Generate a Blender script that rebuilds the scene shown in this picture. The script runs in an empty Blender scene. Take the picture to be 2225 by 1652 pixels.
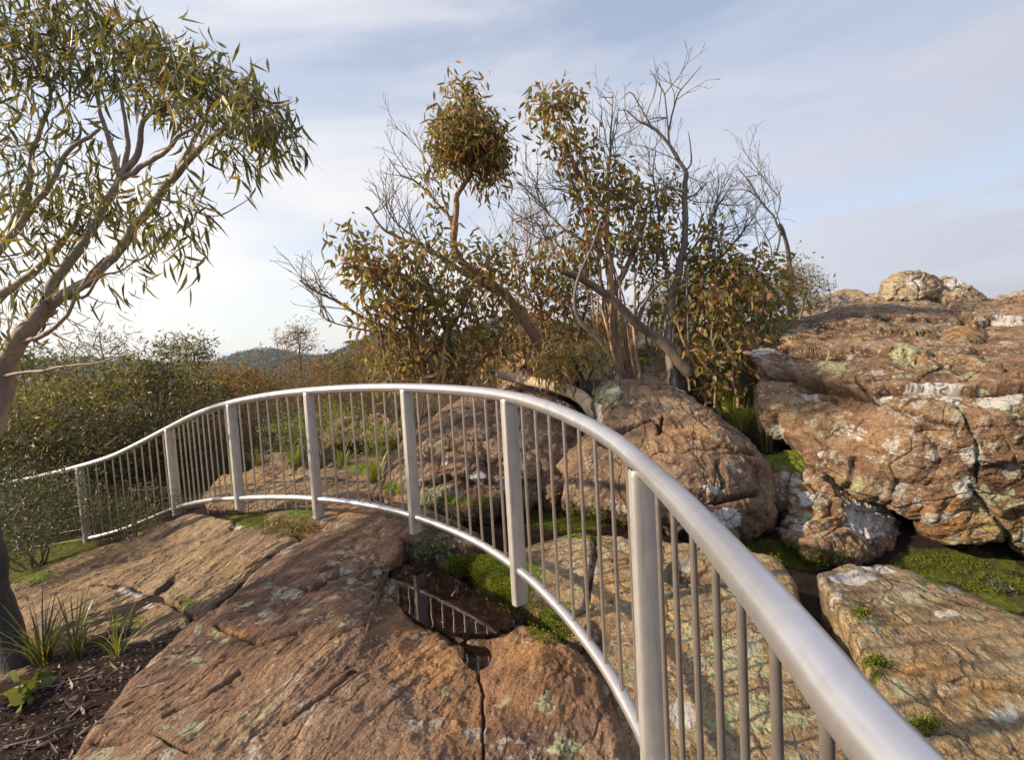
import bpy, math, random
import numpy as np
from mathutils import Vector, Matrix
R = math.radians
scene = bpy.context.scene
C = scene.collection

# ------------------------------------------------------------------ camera
FPX, CX, CY = 1050.0, 1112.5, 826.0          # photo measured on a 2225 x 1652 grid
TILT, ROLL, CAMZ = R(3.2), 0.057, 1.5
_F = np.array([0, math.cos(TILT), -math.sin(TILT)])
_r0 = np.array([1.0, 0, 0]); _u0 = np.array([0, math.sin(TILT), math.cos(TILT)])
_RT = math.cos(ROLL)*_r0 - math.sin(ROLL)*_u0
_UP = math.sin(ROLL)*_r0 + math.cos(ROLL)*_u0
CAM = np.array([0, 0, CAMZ])
cd = bpy.data.cameras.new('camera'); cam = bpy.data.objects.new('camera', cd); C.objects.link(cam)
cd.sensor_width = 36; cd.lens = 36*FPX/2225.0; cd.clip_start = 0.03; cd.clip_end = 20000
m = Matrix.Identity(4)
for i in range(3):
    m[i][0] = _RT[i]; m[i][1] = _UP[i]; m[i][2] = -_F[i]; m[i][3] = CAM[i]
cam.matrix_world = m
scene.camera = cam

# ------------------------------------------------------------------ world and sun
SUN_EL, SUN_AZ = R(27), R(-101)               # azimuth from +Y, negative = left
SUN_STR, SKY_STR, EXPO = 4.5, 0.135, 0.70
w = bpy.data.worlds.new('World'); scene.world = w; w.use_nodes = True
nt = w.node_tree; nt.nodes.clear()
def N(nt, t, **k):
    n = nt.nodes.new(t)
    for a, b in k.items():
        if a == 'inp':
            for i, v in b.items(): n.inputs[i].default_value = v
        else: setattr(n, a, b)
    return n
L = lambda nt, a, b: nt.links.new(a, b)
sky = N(nt, 'ShaderNodeTexSky', sky_type='NISHITA', sun_disc=False)
sky.sun_elevation = SUN_EL; sky.sun_rotation = SUN_AZ; sky.air_density = 1.0; sky.dust_density = 1.2; sky.ozone_density = 1.6
tc = N(nt, 'ShaderNodeTexCoord')
mp = N(nt, 'ShaderNodeMapping'); mp.inputs['Scale'].default_value = (1.1, 1.6, 5.0); mp.inputs['Rotation'].default_value = (0.12, -0.3, 0.5)
L(nt, tc.outputs['Generated'], mp.inputs['Vector'])
n1 = N(nt, 'ShaderNodeTexNoise', inp={'Scale': 1.5, 'Detail': 7.0, 'Roughness': 0.55, 'Distortion': 0.5}); L(nt, mp.outputs[0], n1.inputs['Vector'])
cr = N(nt, 'ShaderNodeMapRange', inp={'From Min': 0.34, 'From Max': 0.64, 'To Min': 0.36, 'To Max': 0.93}); L(nt, n1.outputs['Fac'], cr.inputs['Value'])
sx = N(nt, 'ShaderNodeSeparateXYZ'); L(nt, tc.outputs['Generated'], sx.inputs[0])
# cirrus thickens towards the horizon
hz = N(nt, 'ShaderNodeMapRange', inp={'From Min': 0.0, 'From Max': 0.45, 'To Min': 0.35, 'To Max': 0.0}); L(nt, sx.outputs['Z'], hz.inputs['Value'])
ad = N(nt, 'ShaderNodeMath', operation='ADD', use_clamp=True); L(nt, cr.outputs[0], ad.inputs[0]); L(nt, hz.outputs[0], ad.inputs[1])
# cloud brightness: brighter on the sun's side and low down
dt = N(nt, 'ShaderNodeVectorMath', operation='DOT_PRODUCT'); dt.inputs[1].default_value = (-0.78, 0.60, -0.25); L(nt, tc.outputs['Generated'], dt.inputs[0])
br = N(nt, 'ShaderNodeMapRange', inp={'From Min': -0.55, 'From Max': 0.95, 'To Min': 2.7, 'To Max': 4.9}); L(nt, dt.outputs['Value'], br.inputs['Value'])
tn = N(nt, 'ShaderNodeMapRange', inp={'From Min': 0.0, 'From Max': 0.85}); L(nt, dt.outputs['Value'], tn.inputs['Value'])
tint = N(nt, 'ShaderNodeMix', data_type='RGBA'); L(nt, tn.outputs[0], tint.inputs['Factor']); tint.inputs[6].default_value = (0.90, 0.92, 1.05, 1); tint.inputs[7].default_value = (1.04, 1.0, 0.97, 1)
cc = N(nt, 'ShaderNodeVectorMath', operation='SCALE'); L(nt, tint.outputs[2], cc.inputs[0]); L(nt, br.outputs[0], cc.inputs['Scale'])
mx = N(nt, 'ShaderNodeMix', data_type='RGBA'); L(nt, ad.outputs[0], mx.inputs['Factor']); L(nt, sky.outputs[0], mx.inputs[6]); L(nt, cc.outputs[0], mx.inputs[7])
bg = N(nt, 'ShaderNodeBackground', inp={'Strength': SKY_STR}); L(nt, mx.outputs[2], bg.inputs[0])
wo = N(nt, 'ShaderNodeOutputWorld'); L(nt, bg.outputs[0], wo.inputs[0])
SD = np.array([math.sin(SUN_AZ)*math.cos(SUN_EL), math.cos(SUN_AZ)*math.cos(SUN_EL), math.sin(SUN_EL)])
sl = bpy.data.lights.new('sun', 'SUN'); sl.energy = SUN_STR; sl.angle = R(1.1); sl.color = (1.0, 0.81, 0.57)
so = bpy.data.objects.new('sun', sl); C.objects.link(so)
so.rotation_euler = Vector(SD.tolist()).to_track_quat('Z', 'Y').to_euler()
scene.view_settings.view_transform = 'Standard'; scene.view_settings.look = 'None'
scene.view_settings.exposure = EXPO; scene.view_settings.gamma = 1; scene.view_settings.use_curve_mapping = False

# ------------------------------------------------------------------ helpers
rng = np.random.default_rng(7)
def P(x, y, z):
    x = np.asarray(x, float); y = np.asarray(y, float); z = np.asarray(z, float)
    return CAM + z[..., None]*(_F + ((x-CX)/FPX)[..., None]*_RT - ((y-CY)/FPX)[..., None]*_UP)
def P1(t): return P(t[0], t[1], t[2])
def hash3(ix, iy, iz, seed):
    h = (ix*374761393 + iy*668265263 + iz*2147483647 + seed*974711) & 0xffffffff
    h = ((h ^ (h >> 13))*1274126177) & 0xffffffff
    h = (h ^ (h >> 16)) & 0xffffffff
    return h/4294967295.0*2-1
def vnoise(p, seed=0):
    p = np.asarray(p, float); i = np.floor(p).astype(np.int64); f = p-i; u = f*f*f*(f*(f*6-15)+10)
    r = 0
    for dx in (0, 1):
        for dy in (0, 1):
            for dz in (0, 1):
                wgt = (u[:, 0] if dx else 1-u[:, 0])*(u[:, 1] if dy else 1-u[:, 1])*(u[:, 2] if dz else 1-u[:, 2])
                r = r + wgt*hash3(i[:, 0]+dx, i[:, 1]+dy, i[:, 2]+dz, seed)
    return r
def fbm(p, sc=1.0, octv=5, rough=0.5, seed=0, ridge=False):
    a = 1.0; s = 0; q = p*sc; tot = 0
    for o in range(octv):
        n = vnoise(q + 17.3*o, seed+o)
        if ridge: n = 1-2*np.abs(n)
        s = s + a*n; tot += a; a *= rough; q = q*2.03
    return s/tot
def worley(p, seed=0):
    i = np.floor(p).astype(np.int64); d1 = np.full(len(p), 9.0); d2 = np.full(len(p), 9.0); idv = np.zeros(len(p))
    for dx in (-1, 0, 1):
        for dy in (-1, 0, 1):
            for dz in (-1, 0, 1):
                jx, jy, jz = i[:, 0]+dx, i[:, 1]+dy, i[:, 2]+dz
                c = np.stack([jx+.5+.45*hash3(jx, jy, jz, seed), jy+.5+.45*hash3(jx, jy, jz, seed+1), jz+.5+.45*hash3(jx, jy, jz, seed+2)], 1)
                d = np.linalg.norm(c-p, axis=1); near = d < d1
                d2 = np.where(near, d1, np.minimum(d2, d)); idv = np.where(near, hash3(jx, jy, jz, seed+3), idv); d1 = np.where(near, d, d1)
    return d1, d2, idv

def mesh_obj(name, V, F, mat, parent=None, base=None, smooth=True, attrs=None, mats=None, midx=None):
    V = np.asarray(V, np.float32)
    base = np.zeros(3) if base is None else np.asarray(base, float)
    me = bpy.data.meshes.new(name)
    Fs = F if isinstance(F, list) else [F]
    Fs = [np.asarray(f, np.int32) for f in Fs if len(f)]
    nl = sum(f.size for f in Fs); nf = sum(len(f) for f in Fs)
    me.vertices.add(len(V)); me.vertices.foreach_set('co', (V-base).astype(np.float32).ravel())
    me.loops.add(nl); me.polygons.add(nf)
    me.loops.foreach_set('vertex_index', np.concatenate([f.ravel() for f in Fs]).astype(np.int32))
    tot = np.concatenate([np.full(len(f), f.shape[1], np.int32) for f in Fs])
    st = np.concatenate([[0], np.cumsum(tot)[:-1]]).astype(np.int32)
    me.polygons.foreach_set('loop_start', st); me.polygons.foreach_set('loop_total', tot)
    me.polygons.foreach_set('use_smooth', np.full(nf, smooth))
    if mats:
        for mm in mats: me.materials.append(mm)
        me.polygons.foreach_set('material_index', np.asarray(midx, np.int32))
    else: me.materials.append(mat)
    if attrs:
        for k, v in attrs.items():
            a = me.attributes.new(k, 'FLOAT', 'POINT'); a.data.foreach_set('value', np.asarray(v, np.float32))
    me.update(calc_edges=True); me.validate()
    o = bpy.data.objects.new(name, me); C.objects.link(o)
    pb = np.zeros(3)
    if parent is not None:
        o.parent = parent; pb = np.array(parent['_b']) if '_b' in parent else np.array(parent.location)
    o.location = (base-pb).tolist()
    return o
def tag(o, label=None, cat=None, group=None, kind=None):
    if label: o['label'] = label
    if cat: o['category'] = cat
    if group: o['group'] = group
    if kind: o['kind'] = kind
    return o
def thing(name, base, label, cat, group=None):
    o = bpy.data.objects.new(name, None); C.objects.link(o); o.location = np.asarray(base, float).tolist(); o.empty_display_size = .1
    return tag(o, label, cat, group)
def copy_tree(o, loc, rz=0, sc=1.0, label=None, group=None):
    r = o.copy(); C.objects.link(r); r.location = loc; r.rotation_euler = (0, 0, rz); r.scale = (sc, sc, sc*1.0)
    if label: r['label'] = label
    if group: r['group'] = group
    for ch in list(o.children):
        c = ch.copy(); C.objects.link(c); c.parent = r
    return r

# ------------------------------------------------------------------ materials
def newmat(name):
    m = bpy.data.materials.new(name); m.use_nodes = True; t = m.node_tree; t.nodes.clear()
    o = N(t, 'ShaderNodeOutputMaterial'); b = N(t, 'ShaderNodeBsdfPrincipled'); L(t, b.outputs[0], o.inputs[0])
    return m, t, b, o
def ramp(t, src, stops, interp='LINEAR'):
    r = N(t, 'ShaderNodeValToRGB'); e = r.color_ramp.elements; r.color_ramp.interpolation = interp
    while len(e) < len(stops): e.new(0.5)
    for i, (p, c) in enumerate(stops):
        e[i].position = p; e[i].color = (c[0], c[1], c[2], 1) if hasattr(c, '__len__') else (c, c, c, 1)
    L(t, src, r.inputs[0]); return r.outputs[0]
def noise(t, vec, sc, det=6, ro=.55, dist=0):
    n = N(t, 'ShaderNodeTexNoise', inp={'Scale': sc, 'Detail': det, 'Roughness': ro, 'Distortion': dist}); L(t, vec, n.inputs['Vector']); return n.outputs['Fac']
def mixc(t, fac, a, b, mode='MIX'):
    n = N(t, 'ShaderNodeMix', data_type='RGBA', blend_type=mode)
    if isinstance(fac, (int, float)): n.inputs['Factor'].default_value = fac
    else: L(t, fac, n.inputs['Factor'])
    for k, v in ((6, a), (7, b)):
        if isinstance(v, tuple): n.inputs[k].default_value = (*v, 1)
        else: L(t, v, n.inputs[k])
    return n.outputs[2]
def math_(t, op, a, b=0.0, clamp=False):
    n = N(t, 'ShaderNodeMath', operation=op, use_clamp=clamp)
    for k, v in ((0, a), (1, b)):
        if isinstance(v, (int, float)): n.inputs[k].default_value = v
        else: L(t, v, n.inputs[k])
    return n.outputs[0]
def attr(t, name):
    return N(t, 'ShaderNodeAttribute', attribute_name=name).outputs['Fac']
def sstep(t, v, lo, hi):
    n = N(t, 'ShaderNodeMapRange', interpolation_type='SMOOTHSTEP', inp={'From Min': lo, 'From Max': hi}); L(t, v, n.inputs['Value']); return n.outputs[0]
def mapping(t, vec, sc=(1, 1, 1), rot=(0, 0, 0)):
    n = N(t, 'ShaderNodeMapping'); n.inputs['Scale'].default_value = sc; n.inputs['Rotation'].default_value = rot; L(t, vec, n.inputs['Vector']); return n.outputs[0]

def rock_mat(name, dark, mid, light, ochre, lich=0.5, gl=0.5, rot=(0, 0, R(22)), stretch=(1, .28, 1), yel=0.1, och=.5, tex=1.0):
    m, t, b, o = newmat(name)
    v = N(t, 'ShaderNodeTexCoord').outputs['Object']
    vs = mapping(t, mapping(t, v, (1, 1, 1), rot), stretch)
    a = noise(t, vs, 3.2, 8, .62, .6)
    f = noise(t, vs, 26*tex, 7, .7)
    g = noise(t, v, 90*tex, 4, .7)
    c = ramp(t, a, [(0.28, dark), (0.46, mid), (0.60, light), (0.78, mid)])
    big = noise(t, v, 1.1, 3, .5)
    oc = noise(t, vs, 2.3, 5, .6, 1.0)
    ofac = math_(t, 'ADD', math_(t, 'MULTIPLY', sstep(t, oc, .50, .68), och), attr(t, 'ochre'), True)
    c = mixc(t, math_(t, 'MULTIPLY', ofac, ramp(t, f, [(0.2, .35), (0.7, 1.0)])), c, ochre)
    c = mixc(t, .85, c, ramp(t, f, [(0.25, .40), (0.45, .86), (0.62, 1.08), (.8, 1.35)]), 'MULTIPLY')
    c = mixc(t, .9, c, ramp(t, g, [(0.3, .45), (0.48, .95), (0.7, 1.45)]), 'MULTIPLY')
    pit = N(t, 'ShaderNodeTexVoronoi', inp={'Scale': 42*tex, 'Randomness': 1.0}); L(t, vs, pit.inputs['Vector'])
    pm = math_(t, 'MULTIPLY', math_(t, 'SUBTRACT', 1.0, sstep(t, pit.outputs['Distance'], .12, .30)), sstep(t, noise(t, v, 5, 4, .6), .48, .60))
    c = mixc(t, math_(t, 'MULTIPLY', pm, .75), c, tuple(x*.4 for x in dark))
    # dark algal staining with its own shape
    st = math_(t, 'MULTIPLY', sstep(t, noise(t, vs, 5.5, 8, .68, .4), .56, .68), .6)
    c = mixc(t, st, c, tuple(x*.45 for x in dark))
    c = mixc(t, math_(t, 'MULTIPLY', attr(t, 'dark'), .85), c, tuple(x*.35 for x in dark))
    # crustose lichen: small rosettes in drifts
    def rosette(sc, seed, thr, drift, dsc):
        vv = mapping(t, v, (1, 1, 1)); 
        wn = N(t, 'ShaderNodeTexNoise', inp={'Scale': sc*1.7, 'Detail': 4.0}); L(t, v, wn.inputs['Vector'])
        wv = N(t, 'ShaderNodeVectorMath', operation='MULTIPLY_ADD'); L(t, wn.outputs['Color'], wv.inputs[0]); wv.inputs[1].default_value = (.9/sc,)*3; L(t, v, wv.inputs[2])
        vo = N(t, 'ShaderNodeTexVoronoi', inp={'Scale': sc, 'Randomness': 1.0}); L(t, wv.outputs[0], vo.inputs['Vector'])
        rad = math_(t, 'MULTIPLY', N_sep(t, vo.outputs['Color']), thr)
        inside = math_(t, 'SUBTRACT', rad, vo.outputs['Distance'])
        mk = sstep(t, inside, .0, .06)
        mk = math_(t, 'MULTIPLY', mk, sstep(t, noise(t, v, dsc, 4, .6), drift, drift+.08))
        return math_(t, 'MULTIPLY', mk, sstep(t, noise(t, v, sc*6, 3, .7), .36, .5))
    l1 = rosette(9, 1, .62, .62-.14*lich, 1.7)
    l2 = rosette(30, 2, .60, .60-.14*lich, 2.6)
    lf = math_(t, 'MULTIPLY', math_(t, 'MAXIMUM', l1, l2), .85)
    lc = mixc(t, sstep(t, noise(t, v, 2.1, 2), .46, .56), (.50, .47, .43), (.42+.0*gl, .45, .30))
    c = mixc(t, lf, c, mixc(t, .6, lc, ramp(t, f, [(0.3, .6), (0.7, 1.15)]), 'MULTIPLY'))
    yl = math_(t, 'MULTIPLY', rosette(14, 3, .55, .66-.1*yel, 2.2), min(1, yel*4))
    c = mixc(t, yl, c, (.42, .40, .10))
    # painted-on lichen, green lichen and moss areas (attributes) with ragged edges
    def area(nm, lo=.44, hi=.54, nsc=9, amp=.9):
        nn = math_(t, 'MULTIPLY', math_(t, 'SUBTRACT', noise(t, v, nsc, 6, .65), .5), amp)
        return sstep(t, math_(t, 'ADD', attr(t, nm), nn), lo, hi)
    la = area('lichen')
    lhole = sstep(t, noise(t, v, 22, 4, .6), .33, .42)
    c = mixc(t, math_(t, 'MULTIPLY', la, lhole), c, mixc(t, .5, (.60, .57, .53), ramp(t, g, [(0.3, .75), (0.7, 1.1)]), 'MULTIPLY'))
    ga = math_(t, 'MULTIPLY', area('green', .46, .56, 14, 1.3), sstep(t, noise(t, v, 55, 3, .7), .42, .52))
    c = mixc(t, ga, c, (.42, .45, .27))
    ma = area('moss', .42, .55, 12, 1.1)
    mc = ramp(t, noise(t, v, 40, 4, .7), [(0.3, (.05, .07, .012)), (.5, (.13, .17, .02)), (.7, (.24, .29, .03))])
    c = mixc(t, ma, c, mc)
    L(t, c, b.inputs['Base Color'])
    wet = attr(t, 'wet')
    ro = N(t, 'ShaderNodeMapRange', inp={'To Min': .88, 'To Max': .22}); L(t, wet, ro.inputs['Value']); L(t, ro.outputs[0], b.inputs['Roughness'])
    b.inputs['Specular IOR Level'].default_value = .28
    h = math_(t, 'ADD', math_(t, 'MULTIPLY', f, .034), math_(t, 'MULTIPLY', g, .011))
    h = math_(t, 'ADD', h, math_(t, 'MULTIPLY', noise(t, vs, 9*tex, 6, .7, .5), .045))
    vc = N(t, 'ShaderNodeTexVoronoi', feature='DISTANCE_TO_EDGE', inp={'Scale': 2.2, 'Randomness': 1.0})
    wv = N(t, 'ShaderNodeVectorMath', operation='MULTIPLY_ADD'); nz = N(t, 'ShaderNodeTexNoise', inp={'Scale': 3.0, 'Detail': 5.0}); L(t, vs, nz.inputs['Vector'])
    L(t, nz.outputs['Color'], wv.inputs[0]); wv.inputs[1].default_value = (.5, .5, .5); L(t, vs, wv.inputs[2]); L(t, wv.outputs[0], vc.inputs['Vector'])
    h = math_(t, 'ADD', h, math_(t, 'MULTIPLY', sstep(t, vc.outputs['Distance'], 0, .04), .022))
    h = math_(t, 'SUBTRACT', h, math_(t, 'MULTIPLY', pm, .006))
    ck = math_(t, 'MULTIPLY', math_(t, 'SUBTRACT', 1.0, sstep(t, vc.outputs['Distance'], .004, .028)), sstep(t, noise(t, v, 1.7, 3, .5), .52, .64))
    c = mixc(t, math_(t, 'MULTIPLY', ck, .6), c, tuple(x*.25 for x in dark)); L(t, c, b.inputs['Base Color'])
    h = math_(t, 'ADD', h, math_(t, 'MULTIPLY', ma, .02))
    bp = N(t, 'ShaderNodeBump', inp={'Strength': 1.0, 'Distance': 1.0}); L(t, h, bp.inputs['Height']); L(t, bp.outputs[0], b.inputs['Normal'])
    return m
def N_sep(t, col):
    s = N(t, 'ShaderNodeSeparateColor'); L(t, col, s.inputs[0]); return s.outputs[0]

M_slab = rock_mat('sandstone_purple', (.105, .064, .048), (.225, .136, .094), (.335, .222, .145), (.50, .26, .10), lich=.85, och=.45)
M_slabL = rock_mat('sandstone_tan', (.13, .088, .06), (.28, .190, .122), (.42, .30, .185), (.50, .32, .13), lich=.2, och=.45)
M_slabR = rock_mat('sandstone_lichened', (.16, .10, .055), (.33, .228, .128), (.47, .35, .20), (.56, .31, .11), lich=1.1, yel=.5, och=.42, stretch=(1, .8, 1), rot=(0, 0, R(70)))
M_bould = rock_mat('sandstone_brown', (.11, .066, .048), (.225, .140, .092), (.36, .242, .155), (.48, .27, .115), lich=.65, rot=(R(20), R(30), R(30)), stretch=(1, .6, 1), och=.4)
M_out = rock_mat('sandstone_weathered', (.11, .064, .044), (.225, .135, .086), (.38, .253, .158), (.50, .28, .11), lich=1.1, yel=.35, rot=(R(15), R(-25), R(20)), stretch=(.7, .7, 1.2), och=.45)
M_far = rock_mat('sandstone_ridge', (.16, .11, .075), (.33, .24, .155), (.45, .345, .225), (.46, .32, .17), lich=1.0, rot=(0, R(10), 0), stretch=(.5, .5, 2), och=.3, tex=.5)

def leaf_mat(name, cols, rough=.42, trans=.30, spec=.5):
    m, t, b, o = newmat(name)
    g = N(t, 'ShaderNodeNewGeometry')
    c = ramp(t, g.outputs['Random Per Island'], cols, 'CONSTANT' if False else 'LINEAR')
    L(t, c, b.inputs['Base Color']); b.inputs['Roughness'].default_value = rough; b.inputs['Specular IOR Level'].default_value = spec
    tr = N(t, 'ShaderNodeBsdfTranslucent'); L(t, mixc(t, 1.0, c, (1.5, 1.35, .6), 'MULTIPLY'), tr.inputs[0])
    ms = N(t, 'ShaderNodeMixShader', inp={0: trans}); L(t, b.outputs[0], ms.inputs[1]); L(t, tr.outputs[0], ms.inputs[2]); L(t, ms.outputs[0], o.inputs[0])
    return m
G1, G2, G3, OL, BR, RD, YG = (.07, .08, .032), (.125, .135, .05), (.17, .175, .08), (.22, .185, .055), (.32, .19, .075), (.30, .13, .05), (.28, .26, .055)
M_leafA = leaf_mat('gum_leaf', [(0, G1), (.3, G2), (.55, G3), (.75, OL), (.9, YG), (1, BR)])
M_leafB = leaf_mat('gum_leaf_mixed', [(0, G2), (.25, G3), (.42, OL), (.58, YG), (.72, BR), (.86, RD), (1, (.46, .34, .18))], rough=.40, trans=.36)
M_leafBr = leaf_mat('brown_leaf', [(0, G3), (.2, OL), (.45, BR), (.7, RD), (1, (.42, .29, .15))], rough=.38)
M_scrub = leaf_mat('scrub_leaf', [(0, (.06, .075, .03)), (.4, (.12, .135, .05)), (.75, (.21, .19, .065)), (1, (.32, .22, .10))], rough=.5, spec=.3, trans=.36)
M_scrubG = leaf_mat('fine_shrub_leaf', [(0, (.03, .045, .016)), (.5, (.065, .085, .026)), (.9, (.12, .135, .04)), (1, (.20, .15, .07))])
M_heath = leaf_mat('heath_leaf', [(0, (.10, .065, .035)), (.35, (.19, .095, .045)), (.7, (.34, .18, .07)), (1, (.22, .18, .06))], rough=.6, spec=.2, trans=.36)
M_darkscrub = leaf_mat('dark_scrub_leaf', [(0, (.02, .03, .014)), (.5, (.05, .062, .022)), (.8, (.12, .105, .035)), (1, (.24, .15, .07))], rough=.45, spec=.35)
M_bright = leaf_mat('bright_shrub_leaf', [(0, (.11, .15, .02)), (.5, (.20, .25, .03)), (1, (.30, .33, .06))])
M_grass = leaf_mat('grass_blade', [(0, (.035, .055, .022)), (.45, (.07, .095, .03)), (.7, (.16, .16, .06)), (1, (.36, .28, .14))], rough=.4)
M_grassY = leaf_mat('bright_grass_blade', [(0, (.12, .17, .02)), (.6, (.24, .30, .04)), (1, (.40, .36, .12))], rough=.4)
M_litter = leaf_mat('dead_leaf', [(0, (.06, .033, .025)), (.5, (.13, .075, .055)), (.85, (.22, .14, .10)), (1, (.42, .32, .24))], rough=.6, trans=.05)
M_moss_t = leaf_mat('moss_tuft', [(0, (.06, .065, .015)), (.5, (.14, .165, .022)), (.85, (.24, .27, .035)), (1, (.26, .19, .06))], rough=.7, spec=.2)
M_farcrown = leaf_mat('far_crown_leaf', [(0, (.03, .042, .025)), (.5, (.055, .068, .035)), (1, (.09, .09, .045))], rough=.6, trans=.1)
M_weed = leaf_mat('weed_leaf', [(0, (.09, .12, .03)), (1, (.17, .19, .05))], rough=.5)
M_fern = leaf_mat('grey_green_leaf', [(0, (.05, .075, .04)), (1, (.13, .17, .09))], rough=.5)

def bark_mat(name, a, bcol, ccol, sc=6, st=(1, 1, .25), bump=.3):
    m, t, b, o = newmat(name); v = N(t, 'ShaderNodeTexCoord').outputs['Object']
    vs = mapping(t, v, st)
    n = noise(t, vs, sc, 6, .6, .5); f = noise(t, v, sc*9, 4, .6)
    c = ramp(t, n, [(.3, a), (.5, bcol), (.68, ccol)])
    c = mixc(t, .5, c, ramp(t, f, [(.3, .6), (.7, 1.25)]), 'MULTIPLY'); L(t, c, b.inputs['Base Color']); b.inputs['Roughness'].default_value = .7
    bp = N(t, 'ShaderNodeBump', inp={'Strength': bump, 'Distance': .03}); L(t, math_(t, 'ADD', n, math_(t, 'MULTIPLY', f, .4)), bp.inputs['Height']); L(t, bp.outputs[0], b.inputs['Normal'])
    return m
M_barkG = bark_mat('smooth_gum_bark', (.22, .175, .15), (.34, .275, .24), (.44, .34, .27))
M_barkO = bark_mat('orange_gum_bark', (.15, .10, .07), (.30, .19, .115), (.50, .30, .16))
M_barkD = bark_mat('dead_grey_wood', (.10, .085, .075), (.17, .14, .12), (.24, .20, .17))
M_barkF = bark_mat('weathered_limb_bark', (.07, .05, .04), (.16, .12, .09), (.27, .19, .13), bump=.8)
M_barkK = bark_mat('dark_rough_bark', (.02, .017, .014), (.045, .036, .03), (.08, .062, .05), bump=.8)
M_log = bark_mat('pale_peeled_wood', (.34, .25, .17), (.55, .43, .30), (.62, .52, .40), st=(.3, 1, 1))

m, t, b, o = newmat('brushed_aluminium'); v = N(t, 'ShaderNodeTexCoord').outputs['Object']
n_ = noise(t, mapping(t, v, (1, 1, .12)), 30, 6, .65); n2 = noise(t, v, 5, 5, .6)
L(t, mixc(t, .8, ramp(t, n2, [(.3, (.62, .61, .63)), (.7, (.68, .67, .69))]), ramp(t, n_, [(.3, .90), (.6, 1.03)]), 'MULTIPLY'), b.inputs['Base Color'])
b.inputs['Metallic'].default_value = .82
sm = noise(t, v, 11, 7, .72, 1.2); sc_ = noise(t, mapping(t, v, (3, .4, 3)), 40, 5, .8)
L(t, math_(t, 'ADD', ramp(t, sm, [(.35, .38), (.5, .35), (.65, .30)]), math_(t, 'MULTIPLY', sstep(t, sc_, .6, .7), .05)), b.inputs['Roughness'])
bp = N(t, 'ShaderNodeBump', inp={'Strength': .06, 'Distance': .002}); L(t, noise(t, mapping(t, v, (1, 1, .1)), 120, 4, .7), bp.inputs['Height']); L(t, bp.outputs[0], b.inputs['Normal'])
M_alu = m
m, t, b, o = newmat('weathered_post_metal'); v = N(t, 'ShaderNodeTexCoord').outputs['Object']
n_ = noise(t, mapping(t, v, (1, 1, .07)), 60, 6, .7); n2 = noise(t, v, 8, 5, .6)
L(t, mixc(t, .9, ramp(t, n2, [(.3, (.44, .42, .41)), (.7, (.60, .58, .57))]), ramp(t, n_, [(.28, .55), (.45, .95), (.7, 1.08)]), 'MULTIPLY'), b.inputs['Base Color'])
b.inputs['Metallic'].default_value = .55; b.inputs['Roughness'].default_value = .5
M_post = m
m, t, b, o = newmat('weld_bead'); v = N(t, 'ShaderNodeTexCoord').outputs['Object']
L(t, ramp(t, noise(t, v, 90, 3, .6), [(.35, (.30, .28, .27)), (.65, (.62, .60, .60))]), b.inputs['Base Color']); b.inputs['Metallic'].default_value = .7; b.inputs['Roughness'].default_value = .4
M_weld = m
m, t, b, o = newmat('stainless_bar'); v = N(t, 'ShaderNodeTexCoord').outputs['Object']
L(t, ramp(t, noise(t, v, 14, 4, .6), [(.3, (.50, .45, .41)), (.7, (.66, .61, .56))]), b.inputs['Base Color']); b.inputs['Metallic'].default_value = .85; b.inputs['Roughness'].default_value = .33
M_bar = m
m, t, b, o = newmat('dark_pool_water'); v = N(t, 'ShaderNodeTexCoord').outputs['Object']; L(t, ramp(t, noise(t, v, 16, 6, .7), [(.35, (.008, .005, .004)), (.55, (.018, .009, .007)), (.72, (.055, .028, .018))]), b.inputs['Base Color'])
L(t, ramp(t, noise(t, v, 9, 5, .7), [(.4, .02), (.58, .04), (.7, .18)]), b.inputs['Roughness'])
b.inputs['IOR'].default_value = 1.33; b.inputs['Specular IOR Level'].default_value = .5
bp = N(t, 'ShaderNodeBump', inp={'Strength': .05, 'Distance': .01}); L(t, noise(t, N(t, 'ShaderNodeTexCoord').outputs['Object'], 14, 2), bp.inputs['Height']); L(t, bp.outputs[0], b.inputs['Normal'])
M_water = m
# ground soil / litter / moss
m, t, b, o = newmat('soil_and_litter'); v = N(t, 'ShaderNodeTexCoord').outputs['Object']
f = noise(t, v, 75, 6, .8); g = noise(t, v, 220, 3, .7); a = noise(t, v, 2.2, 6, .6)
c = ramp(t, f, [(.3, (.018, .012, .010)), (.5, (.045, .028, .023)), (.62, (.08, .05, .038)), (.75, (.2, .14, .1))])
c = mixc(t, .6, c, ramp(t, g, [(.3, .5), (.7, 1.4)]), 'MULTIPLY')
gs = noise(t, v, 28, 5, .7)
c = mixc(t, math_(t, 'MULTIPLY', sstep(t, attr(t, 'grassy'), .2, .8), sstep(t, gs, .4, .6)), c, (.10, .10, .035))
ms_ = sstep(t, math_(t, 'ADD', attr(t, 'moss'), math_(t, 'MULTIPLY', math_(t, 'SUBTRACT', noise(t, v, 7, 6, .65), .5), 1.2)), .42, .56)
c = mixc(t, ms_, c, mixc(t, sstep(t, noise(t, v, 6, 5, .65), .42, .62), ramp(t, noise(t, v, 30, 5, .7), [(.3, (.05, .065, .012)), (.5, (.13, .165, .02)), (.7, (.25, .28, .035))]), ramp(t, noise(t, v, 50, 5, .7), [(.3, (.04, .03, .015)), (.6, (.14, .12, .035)), (.75, (.22, .18, .09))])))
L(t, c, b.inputs['Base Color']); b.inputs['Roughness'].default_value = .9; b.inputs['Specular IOR Level'].default_value = .2
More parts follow.
